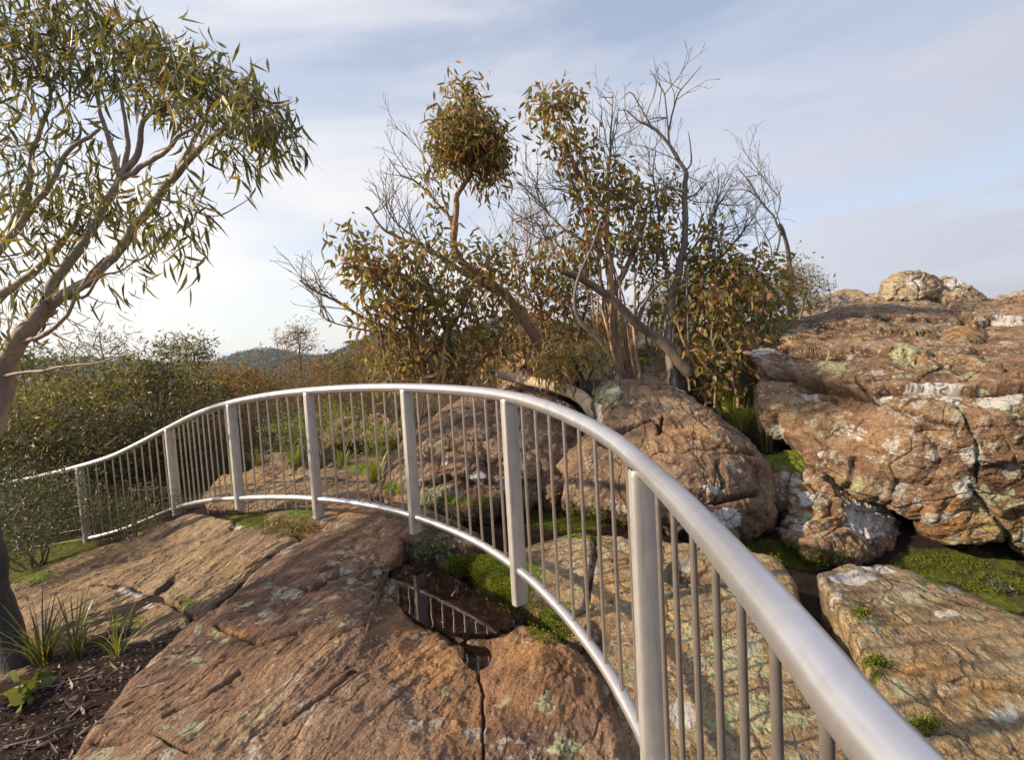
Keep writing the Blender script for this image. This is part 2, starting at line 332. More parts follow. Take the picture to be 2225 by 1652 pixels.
bp = N(t, 'ShaderNodeBump', inp={'Strength': 1, 'Distance': .05}); L(t, math_(t, 'ADD', f, math_(t, 'MULTIPLY', gs, .6)), bp.inputs['Height']); L(t, bp.outputs[0], b.inputs['Normal'])
M_soil = m

# ------------------------------------------------------------------ ground
def tps_fit(X, v, lam=0.0):
    n = len(X); d = np.linalg.norm(X[:, None]-X[None], axis=2); K = np.where(d > 0, d*d*np.log(d+1e-12), 0)+lam*np.eye(n)
    Q = np.hstack([np.ones((n, 1)), X]); A = np.block([[K, Q], [Q.T, np.zeros((3, 3))]])
    return X, np.linalg.solve(A, np.concatenate([v, np.zeros(3)]))
def tps_eval(fit, Y):
    X, s = fit; out = np.empty(len(Y))
    for i in range(0, len(Y), 20000):
        y = Y[i:i+20000]; d = np.linalg.norm(y[:, None]-X[None], axis=2)
        out[i:i+20000] = np.where(d > 0, d*d*np.log(d+1e-12), 0)@s[:len(X)]+s[len(X)]+y@s[len(X)+1:]
    return out
GP = [(-3, -3, -.3), (3, -3, -.1), (0, 0, -.1), (-1.5, 1.4, -.02), (-1.7, 1.7, .07), (-1.9, 2.2, .09), (-1.6, 2.6, .10), (-1.25, 3.0, .12), (-2.6, 2.0, .04), (-4, 1.5, -.3), (0, 2, -.25), (1.5, 1.5, -.9), (1.5, 2.3, -.85), (1.45, 2.75, -.6), (3.5, 1.5, -.5),
      (-.4, 2.9, -.15), (.2, 2.7, -.15), (-1.8, 3.9, .08), (-2.6, 4.3, .06), (-3.9, 5.0, -.22), (-5.2, 5.4, -.48), (-5.5, 4, -.6), (-3.5, 3.3, -.2), (-7, 7, -.8), (-1.4, 4.2, .1), (0, 4, .0), (1.2, 3.3, -.15), (2, 3.6, -.3), (3.4, 3.6, -.45),
      (-2.5, 6.5, .08), (-4, 8, -.1), (-1.5, 8, .12), (0, 6.5, .25), (1.5, 6.5, .5), (2.8, 5.3, .45), (4, 5.5, .3), (0, 9, .5), (2.2, 8.5, 1.05), (4.5, 8, 1.3), (7, 8, 1.2), (5.5, 11.5, 1.9), (9, 12, 2.0), (13, 13, 1.9),
      (3, 13, 1.4), (0, 14, .4), (-5, 14, -.7), (-10, 12, -1.4), (-12, 20, -1.9), (-4, 22, -1.3), (4, 22, .3), (14, 22, 1.5), (25, 14, 1.5), (-25, 25, -4), (0, 40, -3.5), (20, 40, -1), (-30, 45, -6), (8, 2, -.4), (14, 3, 0), (-9, 1, -1), (-16, 4, -2), (0, -8, -.5), (-12, -8, -1.5), (12, -8, 0), (30, 0, 0), (-30, 0, -4)]
GP = np.array(GP, float); gfit = tps_fit(GP[:, :2], GP[:, 2], .3)
def ground(X, Y):
    X = np.atleast_1d(np.asarray(X, float)); Y = np.atleast_1d(np.asarray(Y, float)); r = np.hypot(X, Y)
    Xc = X*np.minimum(1, 48/np.maximum(r, 1e-6)); Yc = Y*np.minimum(1, 48/np.maximum(r, 1e-6))
    near = np.clip(tps_eval(gfit, np.stack([Xc, Yc], 1)), -9, 3)
    q = np.stack([X, Y, X*0], 1)
    far = -14 - 10*np.clip((r-100)/300, 0, 1) + 10*fbm(q, 1/260., 4, .5, 3)
    az = np.degrees(np.arctan2(X, Y))
    def hill(a0, wd, dist, dw, h): return h*np.exp(-((az-a0)/wd)**2)*np.exp(-((r-dist)/dw)**2)
    far = far + hill(-27, 5.0, 1300, 420, 60)+hill(-15, 6, 1150, 400, 72)+hill(-40, 9, 1600, 420, 52)+hill(0, 10, 1100, 400, 80)+hill(20, 20, 1300, 400, 70)+hill(-60, 14, 1500, 400, 70)
    k = np.clip((r-45)/130, 0, 1); k = k*k*(3-2*k)
    z = near*(1-k)+far*k
    return z + .035*fbm(q, 1.3, 4, .5, 9)*(r < 60)
def gz(x, y): return float(ground(x, y)[0])
# polar ground sheet, fine near the camera, reaching the horizon
def build_ground():
    th = np.concatenate([np.linspace(-180, -66, 50)[:-1], np.linspace(-66, 60, 420), np.linspace(60, 180, 46)[1:-1]])*math.pi/180
    rr = np.concatenate([[.05], np.geomspace(.5, 16, 330), np.geomspace(16.5, 9000, 170)])
    T, Rr = np.meshgrid(th, rr); X = (Rr*np.sin(T)).ravel(); Y = (Rr*np.cos(T)).ravel(); Z = ground(X, Y)
    r = np.hypot(X, Y); q = np.stack([X, Y, X*0], 1)
    Z = Z + np.where(r < 16, .02*fbm(q, 7, 4, .6, 5), 0)
    V = np.stack([X, Y, Z], 1); nr, nth = T.shape
    i = np.arange(nr-1)[:, None]*nth; j = np.arange(nth)[None]; jn = (j+1) % nth
    F = np.stack([i+j, i+nth+j, i+nth+jn, i+jn], 2).reshape(-1, 4)[:, ::-1]
    az = np.degrees(np.arctan2(X, Y))
    # moss in image-measured places
    cz = (V-CAM)@_F; px = CX+FPX*((V-CAM)@_RT)/np.maximum(cz, .05); py = CY-FPX*((V-CAM)@_UP)/np.maximum(cz, .05)
    moss = np.zeros(len(V))
    for (x, y, rx, ry, s) in [(110, 1195, 130, 40, 1), (20, 1240, 60, 30, 1), (270, 1135, 90, 24, .9), (640, 1160, 90, 36, 1), (560, 1128, 70, 22, .9), (820, 1000, 70, 20, .7), (760, 1085, 60, 20, .7), (700, 960, 60, 30, .6), (1240, 1120, 140, 40, .9), (1680, 1205, 170, 34, .95), (1760, 1225, 60, 24, .9), (2200, 1290, 120, 50, .8), (2060, 1230, 180, 50, .85), (1190, 1340, 90, 60, .9), (1620, 880, 60, 50, .9), (1700, 990, 60, 40, .5), (1560, 860, 60, 30, .6), (1780, 700, 60, 40, .6), (1690, 1000, 70, 30, .7)]:
        rr_ = np.hypot((px-x)/rx, (py-y)/ry); moss = np.maximum(moss, s*np.clip(1.35-rr_, 0, 1)*(cz > .3))
    grassy = np.clip((r-6)/6, 0, 1)*.9
    o = mesh_obj('ground', V, F, M_soil, attrs={'moss': moss, 'grassy': grassy}); tag(o, kind='structure')
build_ground()

# ------------------------------------------------------------------ rocks
def seg_dist(px, py, poly):
    d = np.full(px.shape, 1e9); sgn = np.zeros(px.shape)
    for (a, b) in zip(poly[:-1], poly[1:]):
        ax, ay = a[0], a[1]; bx, by = b[0]-ax, b[1]-ay; l2 = bx*bx+by*by+1e-9
        tt = np.clip(((px-ax)*bx+(py-ay)*by)/l2, 0, 1); dd = np.hypot(px-ax-tt*bx, py-ay-tt*by)
        cr_ = bx*(py-ay)-by*(px-ax); sgn = np.where(dd < d, np.sign(cr_), sgn); d = np.minimum(d, dd)
    return d, sgn
def smooth_closed(pts, n, it=1):
    p = np.array(pts, float)
    for _ in range(it):
        q = np.roll(p, -1, 0); p = np.stack([p*.75+q*.25, p*.25+q*.75], 1).reshape(-1, 2)
    q = np.vstack([p, p[:1]]); s = np.concatenate([[0], np.cumsum(np.linalg.norm(np.diff(q, axis=0), axis=1))])
    u = np.linspace(0, s[-1], n, endpoint=False)
    return np.stack([np.interp(u, s, q[:, 0]), np.interp(u, s, q[:, 1])], 1)
def rock(name, label, cat, outline, centre, ctrl, mat, ext='back', depth=1.0, edge=.08, ew=.18, n=420, m_=170, amp=(.05, .02, .008), sc=(1.4, 5, 16), cracks=(), ledges=(), bumps=(), paint=(), dirn=None, strat=0.0, blocks=0.0, bsc=1.6, seed=1, group=None, taper=.25, jag=3.0, kind=None, wob=1, undercut=0.0):
    O = smooth_closed(outline, n, wob); c = np.array(centre, float)
    cp = np.array(ctrl, float); S = 400.0
    fit = tps_fit(cp[:, :2]/S, 1/cp[:, 2], .02)
    t = np.linspace(0, 1, m_+1)[1:]; t = 1-(1-t)**1.15
    # ragged outline
    ph = np.linspace(0, 2*math.pi, n, endpoint=False); circ = np.stack([np.cos(ph)*9, np.sin(ph)*9, ph*0+seed], 1)
    O = O + (jag*fbm(circ, 1.0, 5, .6, seed)[:, None])*((O-c)/np.linalg.norm(O-c, axis=1)[:, None])*2
    px = c[0]+t[:, None]*(O[None, :, 0]-c[0]); py = c[1]+t[:, None]*(O[None, :, 1]-c[1])
    px = np.vstack([np.full((1, n), c[0]) + 0.002*(O[None, :, 0]-c[0]), px]); py = np.vstack([np.full((1, n), c[1])+0.002*(O[None, :, 1]-c[1]), py]); tt = np.concatenate([[0.002], t])
    iz = np.maximum(tps_eval(fit, np.stack([px.ravel(), py.ravel()], 1)/S), .02).reshape(px.shape)
    W = P(px, py, 1/iz)
    if ext == 'down': ev = np.zeros_like(W[-1])+np.array([0, 0, -1.0])
    else:
        ev = W[-1]-CAM; ev = ev/np.linalg.norm(ev, axis=1)[:, None]; ev = ev*.9+np.array([0, .15, -.25]); 
    if dirn is not None: ev = ev*.5+np.array(dirn)*.5
    ev = ev+np.array([0, 0, 1.0])*undercut*np.clip((O[:, 1]-c[1])/150., 0, 1)[:, None]
    u = np.clip((tt-(1-ew))/ew, 0, 1); e = edge*(1-np.sqrt(np.maximum(0, 1-u*u)))
    W = W + e[:, None, None]*ev[None]
    K = 26; s = np.linspace(0, 1, K+1)[1:]
    cen = W[-1].mean(0)
    side = []
    for k_ in s:
        base = W[-1]+ev*(depth*k_); side.append(base+(cen+ev*(depth*k_)-base)*taper*(k_**2))
    bk = [side[-1]+(side[-1].mean(0)-side[-1])*q_ for q_ in (.5, .98)]
    G = np.concatenate([W, np.array(side), np.array(bk)], 0)
    nr = G.shape[0]; nf_ = W.shape[0]
    def normals(G):
        du = np.roll(G, -1, 1)-np.roll(G, 1, 1); dv = np.empty_like(G); dv[1:-1] = G[2:]-G[:-2]; dv[0] = G[1]-G[0]; dv[-1] = G[-1]-G[-2]
        nn = np.cross(du, dv); nn /= np.linalg.norm(nn, axis=2)[..., None]+1e-12
        return nn
    nn = normals(G)
    mid = nf_//2
    view = G[mid]-CAM
    if (nn[mid]*view).sum() > 0: nn = -nn
    nn[0] = nn[1:6].mean((0, 1)); nn[0] /= np.linalg.norm(nn[0][0])
    for _ in range(3):
        nn = (nn + np.roll(nn, 1, 1)+np.roll(nn, -1, 1)); nn[1:-1] = nn[1:-1]+.8*(nn[:-2]+nn[2:]); nn /= np.linalg.norm(nn, axis=2)[..., None]+1e-12
    V = G.reshape(-1, 3); nv = nn.reshape(-1, 3)
    ws = fbm(V+31, .9, 3, .5, seed+40)[:, None]
    Vw = V+.15*ws
    d = amp[0]*fbm(Vw, sc[0], 5, .5, seed) + amp[1]*fbm(Vw, sc[1], 4, .55, seed+5, ridge=True) + amp[2]*fbm(Vw, sc[2], 4, .6, seed+9)
    if blocks:
        w1, w2, idv = worley(Vw*bsc+.25*np.stack([fbm(V, 2, 3, .5, seed+60), fbm(V, 2, 3, .5, seed+61), fbm(V, 2, 3, .5, seed+62)], 1), seed)
        eg = np.clip((w2-w1)/.12, 0, 1); d = d + blocks*(.5*idv + .6*np.sqrt(eg) - .5)
        w1, w2, idv = worley(Vw*bsc*2.7+.3*ws, seed+7); eg = np.clip((w2-w1)/.15, 0, 1); d = d+blocks*.42*(.6*idv+.5*np.sqrt(eg)-.3)
    if strat:
        ang = R(22); A = Vw[:, 0]*math.cos(ang)-Vw[:, 1]*math.sin(ang); B = Vw[:, 0]*math.sin(ang)+Vw[:, 1]*math.cos(ang)
        q = np.stack([A*7, B*1.5, V[:, 2]*3], 1)
        f_ = fbm(q, 1, 5, .6, seed+20); d = d + strat*(f_ + .8*np.floor(f_*4+.5)/4)
    fade = np.ones(nr); fade[0] = 1; d = d.reshape(nr, n)
    # centre singularity: blend noise to its mean on the innermost ring
    d[0] = d[0].mean()
    # sculpted features measured on the photo
    qx = np.zeros((nr, n)); qy = np.zeros((nr, n)); qx[:nf_] = px; qy[:nf_] = py
    cz = (G-CAM)@_F; gx = CX+FPX*((G-CAM)@_RT)/np.maximum(cz, .1); gy = CY-FPX*((G-CAM)@_UP)/np.maximum(cz, .1)
    qx[nf_:] = gx[nf_:]; qy[nf_:] = gy[nf_:]
    frontm = np.zeros(nr); frontm[:nf_] = 1; frontm[nf_:nf_+12] = np.linspace(1, 0, 12)
    wx = qx+9*fbm(V*1.0, 5, 4, .6, seed+70).reshape(nr, n); wy = qy+9*fbm(V, 5, 4, .6, seed+71).reshape(nr, n)
    dk = np.zeros((nr, n))
    for (pl, wd, dp) in cracks:
        ds, sg = seg_dist(wx, wy, pl); g_ = np.exp(-(ds/wd)**2)*frontm[:, None]; d = d-dp*g_; dk = np.maximum(dk, np.exp(-(ds/(wd*.8))**2)*frontm[:, None]*.8)
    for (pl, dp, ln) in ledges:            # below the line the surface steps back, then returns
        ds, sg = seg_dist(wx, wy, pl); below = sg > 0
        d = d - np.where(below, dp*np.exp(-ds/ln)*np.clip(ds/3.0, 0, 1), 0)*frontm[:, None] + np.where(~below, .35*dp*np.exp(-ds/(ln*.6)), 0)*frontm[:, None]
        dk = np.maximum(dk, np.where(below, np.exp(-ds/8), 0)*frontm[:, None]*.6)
    for (x, y, rx, ry, a) in bumps:
        rr_ = ((wx-x)/rx)**2+((wy-y)/ry)**2; d = d+a*np.clip(1-rr_, 0, 1)**.8*frontm[:, None]
    V = V+nv*d.reshape(-1)[:, None]
    at = {k: np.zeros((nr, n)) for k in ('lichen', 'moss', 'green', 'ochre', 'dark', 'wet')}
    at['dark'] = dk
    for (k, x, y, rx, ry, s_) in paint:
        rr_ = np.hypot((wx-x)/rx, (wy-y)/ry); at[k] = np.maximum(at[k], s_*np.clip(1.4-rr_, 0, 1)*frontm[:, None])
    i = np.arange(nr-1)[:, None]*n; j = np.arange(n)[None]; jn = (j+1) % n
    F = np.stack([i+j, i+n+j, i+n+jn, i+jn], 2).reshape(-1, 4)
    # orientation
    a_, b_, c_ = V[F[n*mid+3, 0]], V[F[n*mid+3, 1]], V[F[n*mid+3, 2]]
    if np.dot(np.cross(b_-a_, c_-a_), a_-CAM) > 0: F = F[:, ::-1]
    caps = np.array([[k_ for k_ in range(n)], [(nr-1)*n+k_ for k_ in range(n)]])
    base = V.mean(0).copy(); base[2] = V[:, 2].min()
    o = mesh_obj(name, V, [F, caps], mat, base=base, attrs={k: v_.ravel() for k, v_ in at.items()})
    o['label'] = label; o['category'] = cat
    if group: o['group'] = group
    if kind: o['kind'] = kind
    return o

GR = 'sandstone boulders'
# --- foreground dome slab
rock('rock_slab', 'large purple-brown domed rock slab in the foreground, its right flank orange beside the dark pool', 'rock slab',
     [(120, 1690), (180, 1590), (260, 1500), (330, 1420), (400, 1345), (450, 1330), (520, 1260), (600, 1190), (680, 1150), (760, 1128), (850, 1140), (880, 1160), (850, 1190), (835, 1225), (860, 1260), (880, 1300), (930, 1345), (1000, 1365), (1100, 1345), (1200, 1370), (1290, 1430), (1345, 1560), (1390, 1690), (1420, 1900), (800, 2150), (100, 1900)],
     (760, 1480),
     [(140, 1652, 1.75), (400, 1350, 2.65), (600, 1190, 3.55), (760, 1130, 3.9), (870, 1170, 3.45), (860, 1260, 2.95), (930, 1345, 2.55), (1100, 1350, 2.45), (1250, 1410, 2.2), (1350, 1600, 1.72), (700, 1400, 2.15), (800, 1500, 1.88), (500, 1500, 1.98), (900, 1652, 1.52), (600, 1652, 1.55), (350, 1652, 1.62), (700, 1250, 2.85), (1130, 1500, 1.93), (1400, 1900, 1.2), (800, 2150, 1.0), (100, 1900, 1.3), (1035, 1430, 2.2), (450, 1340, 2.6), (760, 1320, 2.45)],
     M_slab, ext='down', depth=.5, edge=.07, ew=.07, n=900, m_=420, amp=(.03, .014, .007), sc=(1.5, 6, 22), strat=.013, blocks=.0,
     cracks=[([(1035, 1460), (1052, 1520), (1045, 1600), (1055, 1700)], 2.6, .03), ([(620, 1570), (700, 1520), (770, 1460)], 4, .025), ([(470, 1360), (560, 1400), (640, 1380)], 4, .02), ([(360, 1560), (470, 1500), (520, 1470)], 3.5, .02), ([(600, 1300), (690, 1270), (740, 1240)], 3.5, .02), ([(200, 1620), (330, 1600), (420, 1640)], 4, .02), ([(960, 1360), (1010, 1400), (1035, 1440)], 10, .012)],
     bumps=[(1035, 1425, 42, 36, -.07), (990, 1380, 40, 30, -.03), (1160, 1480, 120, 80, .03), (700, 1560, 90, 50, .02), (560, 1460, 120, 30, .015)],
     paint=[('ochre', 950, 1440, 110, 70, .9), ('ochre', 1150, 1440, 120, 60, .9), ('ochre', 880, 1340, 60, 40, .7), ('ochre', 1120, 1530, 130, 50, .5), ('ochre', 500, 1375, 40, 14, .8), ('ochre', 1000, 1560, 60, 90, .5), ('green', 1190, 1545, 36, 26, .75), ('green', 1230, 1635, 50, 20, .8), ('green', 470, 1385, 46, 30, .5), ('green', 430, 1372, 18, 22, .55), ('dark', 1035, 1425, 50, 44, .5), ('wet', 1035, 1425, 70, 55, .8), ('wet', 960, 1330, 110, 40, .6), ('dark', 870, 1230, 60, 26, .7), ('dark', 850, 1280, 30, 60, .45), ('dark', 930, 1345, 70, 20, .45), ('wet', 850, 1280, 40, 60, .6), ('ochre', 900, 1360, 80, 26, .8), ('moss', 850, 1195, 20, 12, .7)], seed=3, jag=2.5)
# --- left slab
rock('rock_slab', 'tan layered rock slab under the far posts of the fence, behind the strap-leaved tussock', 'rock slab',
     [(-80, 1320), (20, 1265), (120, 1222), (200, 1190), (270, 1170), (340, 1130), (430, 1112), (520, 1130), (600, 1150), (660, 1165), (610, 1190), (540, 1240), (470, 1310), (400, 1350), (300, 1400), (200, 1420), (60, 1470), (-80, 1500)],
     (320, 1260),
     [(-80, 1320, 4.3), (120, 1222, 4.9), (270, 1170, 5.2), (430, 1112, 4.9), (520, 1130, 4.25), (650, 1165, 3.75), (600, 1190, 3.45), (400, 1340, 2.7), (200, 1410, 2.55), (-80, 1500, 2.3), (320, 1260, 3.5), (100, 1330, 3.4), (480, 1200, 3.7)],
     M_slabL, ext='down', depth=.45, edge=.05, ew=.08, n=640, m_=260, amp=(.03, .014, .006), sc=(1.6, 6, 22), strat=.02,
     cracks=[([(200, 1230), (330, 1210), (420, 1170)], 3.5, .02), ([(340, 1300), (430, 1345), (440, 1360)], 5, .03), ([(60, 1300), (220, 1270), (330, 1290)], 3.5, .02), ([(440, 1180), (500, 1150), (520, 1130)], 4, .03)],
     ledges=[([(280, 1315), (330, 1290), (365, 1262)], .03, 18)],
     paint=[('moss', 60, 1250, 80, 22, .8), ('moss', 270, 1350, 50, 26, .75), ('moss', 410, 1310, 26, 14, .7), ('moss', 560, 1140, 60, 16, .8), ('moss', 480, 1120, 60, 10, .6), ('lichen', 290, 1290, 40, 10, .6), ('lichen', 315, 1315, 25, 8, .7), ('ochre', 500, 1230, 80, 20, .4), ('lichen', 520, 1145, 26, 12, .6)], seed=11, jag=2.5)
# --- middle right slab (between pool and crevice), the fence's near part shades it
rock('rock_slab', 'speckled lichen-covered rock slab behind the nearest fence bars, left of the deep crevice', 'rock slab',
     [(1130, 1190), (1230, 1150), (1340, 1160), (1500, 1170), (1640, 1195), (1700, 1212), (1718, 1246), (1750, 1321), (1800, 1416), (1862, 1520), (1905, 1600), (1950, 1700), (1990, 1950), (1500, 2000), (1370, 1900), (1350, 1650), (1320, 1500), (1290, 1400), (1200, 1360), (1130, 1300), (1060, 1250), (1020, 1200)],
     (1530, 1400),
     [(1020, 1200, 3.3), (1130, 1190, 3.4), (1340, 1150, 3.5), (1640, 1195, 3.1), (1740, 1220, 2.95), (1790, 1330, 2.45), (1940, 1560, 1.78), (1990, 1700, 1.55), (1990, 1950, 1.2), (1500, 2000, 1.15), (1370, 1900, 1.25), (1350, 1650, 1.66), (1290, 1400, 2.35), (1130, 1300, 2.8), (1530, 1400, 2.28), (1500, 1250, 2.9), (1700, 1500, 1.93)],
     M_slabR, ext='down', depth=.6, edge=.06, ew=.06, n=700, m_=320, amp=(.035, .014, .007), sc=(1.4, 6, 20), strat=.008, blocks=.01, bsc=2.2,
     cracks=[([(1288, 1160), (1296, 1200), (1285, 1260), (1275, 1320)], 5, .05), ([(1210, 1370), (1270, 1330), (1330, 1310)], 4, .02), ([(1640, 1320), (1720, 1330), (1770, 1370)], 4, .02)],
     bumps=[(1495, 1250, 55, 34, -.09), (1300, 1390, 30, 40, -.08)],
     paint=[('dark', 1495, 1255, 50, 28, .9), ('dark', 1305, 1400, 34, 50, .8), ('moss', 1130, 1260, 60, 50, .9), ('moss', 1210, 1350, 46, 40, .9), ('moss', 1060, 1225, 40, 26, .8), ('moss', 1250, 1160, 80, 14, .8), ('moss', 1450, 1170, 80, 12, .7), ('green', 1590, 1430, 130, 80, .62), ('green', 1640, 1560, 160, 60, .62), ('green', 1480, 1380, 60, 60, .5), ('lichen', 1480, 1560, 40, 50, .7), ('lichen', 1820, 1310, 30, 60, .5), ('ochre', 1330, 1280, 60, 60, .4), ('ochre', 1470, 1420, 60, 80, .35)], seed=21, jag=2.5)
# --- right slab
rock('rock_slab', 'ochre rock slab at bottom right with yellow lichen, right of the deep crevice', 'rock slab',
     [(1778, 1240), (1850, 1228), (1920, 1222), (2000, 1240), (2120, 1290), (2225, 1340), (2400, 1420), (2600, 1600), (2600, 1900), (2100, 1950), (2010, 1720), (1944, 1575), (1932, 1520), (1892, 1456), (1862, 1386), (1822, 1320), (1790, 1270)],
     (2080, 1500),
     [(1778, 1240, 2.62), (1920, 1222, 2.85), (2120, 1290, 2.6), (2225, 1340, 2.4), (2600, 1600, 1.7), (2600, 1900, 1.3), (2100, 1950, 1.15), (2020, 1700, 1.46), (1945, 1580, 1.66), (1885, 1420, 2.02), (2080, 1500, 1.85), (1810, 1300, 2.4), (2100, 1380, 2.2)],
     M_slabR, ext='down', depth=.85, edge=.03, ew=.05, n=640, m_=280, amp=(.03, .014, .007), sc=(1.4, 6, 20), strat=.007, blocks=.008, bsc=2.0,
     cracks=[([(1900, 1440), (1980, 1465), (2100, 1490), (2240, 1510)], 5, .035), ([(1960, 1600), (2060, 1600), (2200, 1640)], 3.5, .02), ([(2000, 1300), (2100, 1340), (2250, 1400)], 3.5, .012)],
     paint=[('ochre', 2150, 1510, 100, 22, .9), ('ochre', 2000, 1460, 80, 16, .8), ('moss', 1868, 1338, 20, 12, 1), ('moss', 1900, 1440, 26, 12, .9), ('moss', 2010, 1578, 32, 15, 1), ('moss', 1905, 1470, 18, 14, .8), ('lichen', 1850, 1262, 60, 16, .8), ('lichen', 1900, 1240, 60, 10, .7), ('lichen', 2180, 1560, 60, 30, .6), ('lichen', 1990, 1610, 50, 25, .6), ('lichen', 2060, 1340, 40, 14, .6), ('green', 1960, 1310, 120, 40, .5), ('moss', 2100, 1260, 140, 24, .7), ('lichen', 1815, 1300, 14, 40, .6)], seed=31, jag=2.0, dirn=(.15, 0, -.9))
# --- boulder left of centre behind the fence
rock('boulder', 'brown boulder seen through the middle fence bars, smaller dome left of the central boulder', 'boulder',
     [(800, 1065), (830, 1020), (880, 950), (930, 900), (990, 870), (1060, 850), (1130, 832), (1210, 850), (1260, 890), (1290, 950), (1270, 1010), (1190, 1050), (1160, 1090), (1080, 1105), (1010, 1125), (920, 1125), (850, 1100)],
     (1040, 990),
     [(800, 1065, 4.7), (880, 950, 5.0), (990, 870, 5.5), (1130, 832, 6.0), (1290, 950, 5.1), (1160, 1090, 4.1), (1010, 1120, 4.05), (880, 1110, 4.2), (1040, 990, 4.35), (950, 950, 4.75), (1130, 950, 4.6)],
     M_bould, depth=1.4, edge=.25, ew=.28, n=480, m_=200, amp=(.10, .03, .012), sc=(1.2, 4, 12), blocks=.045, bsc=1.4,
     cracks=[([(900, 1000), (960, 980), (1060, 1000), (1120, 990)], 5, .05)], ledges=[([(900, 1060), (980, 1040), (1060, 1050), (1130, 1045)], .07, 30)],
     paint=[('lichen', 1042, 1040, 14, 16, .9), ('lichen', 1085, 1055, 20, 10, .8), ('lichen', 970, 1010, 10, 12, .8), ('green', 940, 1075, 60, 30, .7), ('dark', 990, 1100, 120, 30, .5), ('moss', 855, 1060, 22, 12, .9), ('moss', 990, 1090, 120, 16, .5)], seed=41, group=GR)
# --- central big boulder
rock('boulder', 'large rounded brown boulder in the centre with white lichen low on its right', 'boulder',
     [(1160, 1080), (1200, 1010), (1245, 960), (1285, 910), (1288, 850), (1330, 818), (1400, 810), (1460, 822), (1530, 865), (1600, 915), (1650, 970), (1672, 1010), (1680, 1070), (1690, 1120), (1640, 1160), (1560, 1175), (1480, 1150), (1420, 1130), (1330, 1120), (1230, 1095)],
     (1440, 1000),
     [(1160, 1080, 4.1), (1285, 890, 4.7), (1400, 810, 5.3), (1530, 865, 4.9), (1672, 1000, 4.25), (1690, 1120, 3.8), (1560, 1172, 3.45), (1330, 1120, 3.8), (1440, 1000, 3.95), (1400, 900, 4.6), (1560, 1000, 3.95), (1300, 1000, 4.15)],
     M_bould, depth=1.6, edge=.28, ew=.25, n=560, m_=240, amp=(.09, .03, .012), sc=(1.1, 4, 12), blocks=.028, bsc=1.3,
     cracks=[([(1330, 940), (1420, 905), (1440, 935), (1530, 960), (1640, 985)], 4, .07), ([(1440, 900), (1432, 945)], 4, .06), ([(1380, 1000), (1450, 1060), (1560, 1090), (1660, 1070)], 5, .08), ([(1210, 1020), (1215, 1085)], 7, .12), ([(1300, 960), (1380, 985), (1480, 1010)], 3.5, .04), ([(1560, 1010), (1575, 1050), (1560, 1090)], 4, .05)],
     bumps=[(1320, 870, 50, 50, .05)],
     paint=[('lichen', 1580, 1130, 48, 30, 1), ('lichen', 1550, 1062, 32, 11, 1), ('lichen', 1330, 850, 42, 24, .5), ('lichen', 1480, 835, 40, 8, .7), ('green', 1320, 850, 50, 40, .6), ('lichen', 1300, 905, 12, 40, .7), ('ochre', 1500, 960, 90, 40, .35), ('green', 1590, 1160, 40, 14, .8)], seed=51, group=GR)
# --- lichened boulder tucked under the outcrop
rock('boulder', 'boulder splashed with white lichen, wedged under the overhang of the big outcrop', 'boulder',
     [(1690, 1155), (1705, 1090), (1700, 1040), (1730, 1000), (1800, 1005), (1860, 1040), (1920, 1085), (1952, 1130), (1950, 1200), (1880, 1222), (1800, 1200), (1740, 1195)],
     (1820, 1110),
     [(1700, 1150, 4.0), (1712, 1030, 4.3), (1800, 1010, 4.4), (1948, 1140, 4.2), (1945, 1190, 3.9), (1880, 1210, 3.75), (1740, 1180, 3.8), (1820, 1110, 4.0)],
     M_out, depth=1.2, edge=.10, ew=.16, n=400, m_=170, amp=(.08, .035, .014), sc=(1.6, 5, 14), blocks=.07, bsc=2.4, jag=5,
     paint=[('lichen', 1880, 1130, 70, 50, .95), ('lichen', 1760, 1080, 40, 24, .6), ('lichen', 1740, 1140, 26, 26, .7), ('lichen', 1730, 1040, 30, 14, .7), ('moss', 1720, 1010, 50, 16, .8)], seed=61, group=GR)
rock('boulder', 'mossy boulder in the gap between the central boulder and the outcrop', 'boulder',
     [(1640, 1010), (1670, 985), (1730, 975), (1790, 990), (1830, 1020), (1800, 1060), (1740, 1070), (1700, 1110), (1670, 1100), (1650, 1050)],
     (1720, 1020),
     [(1640, 1010, 4.5), (1730, 975, 4.8), (1830, 1020, 4.5), (1740, 1070, 4.25), (1670, 1100, 4.2), (1720, 1020, 4.35)],
     M_bould, depth=1.0, edge=.15, ew=.3, n=220, m_=90, amp=(.06, .03, .01), blocks=.03, paint=[('moss', 1720, 1000, 90, 40, .8)], seed=66, group=GR)
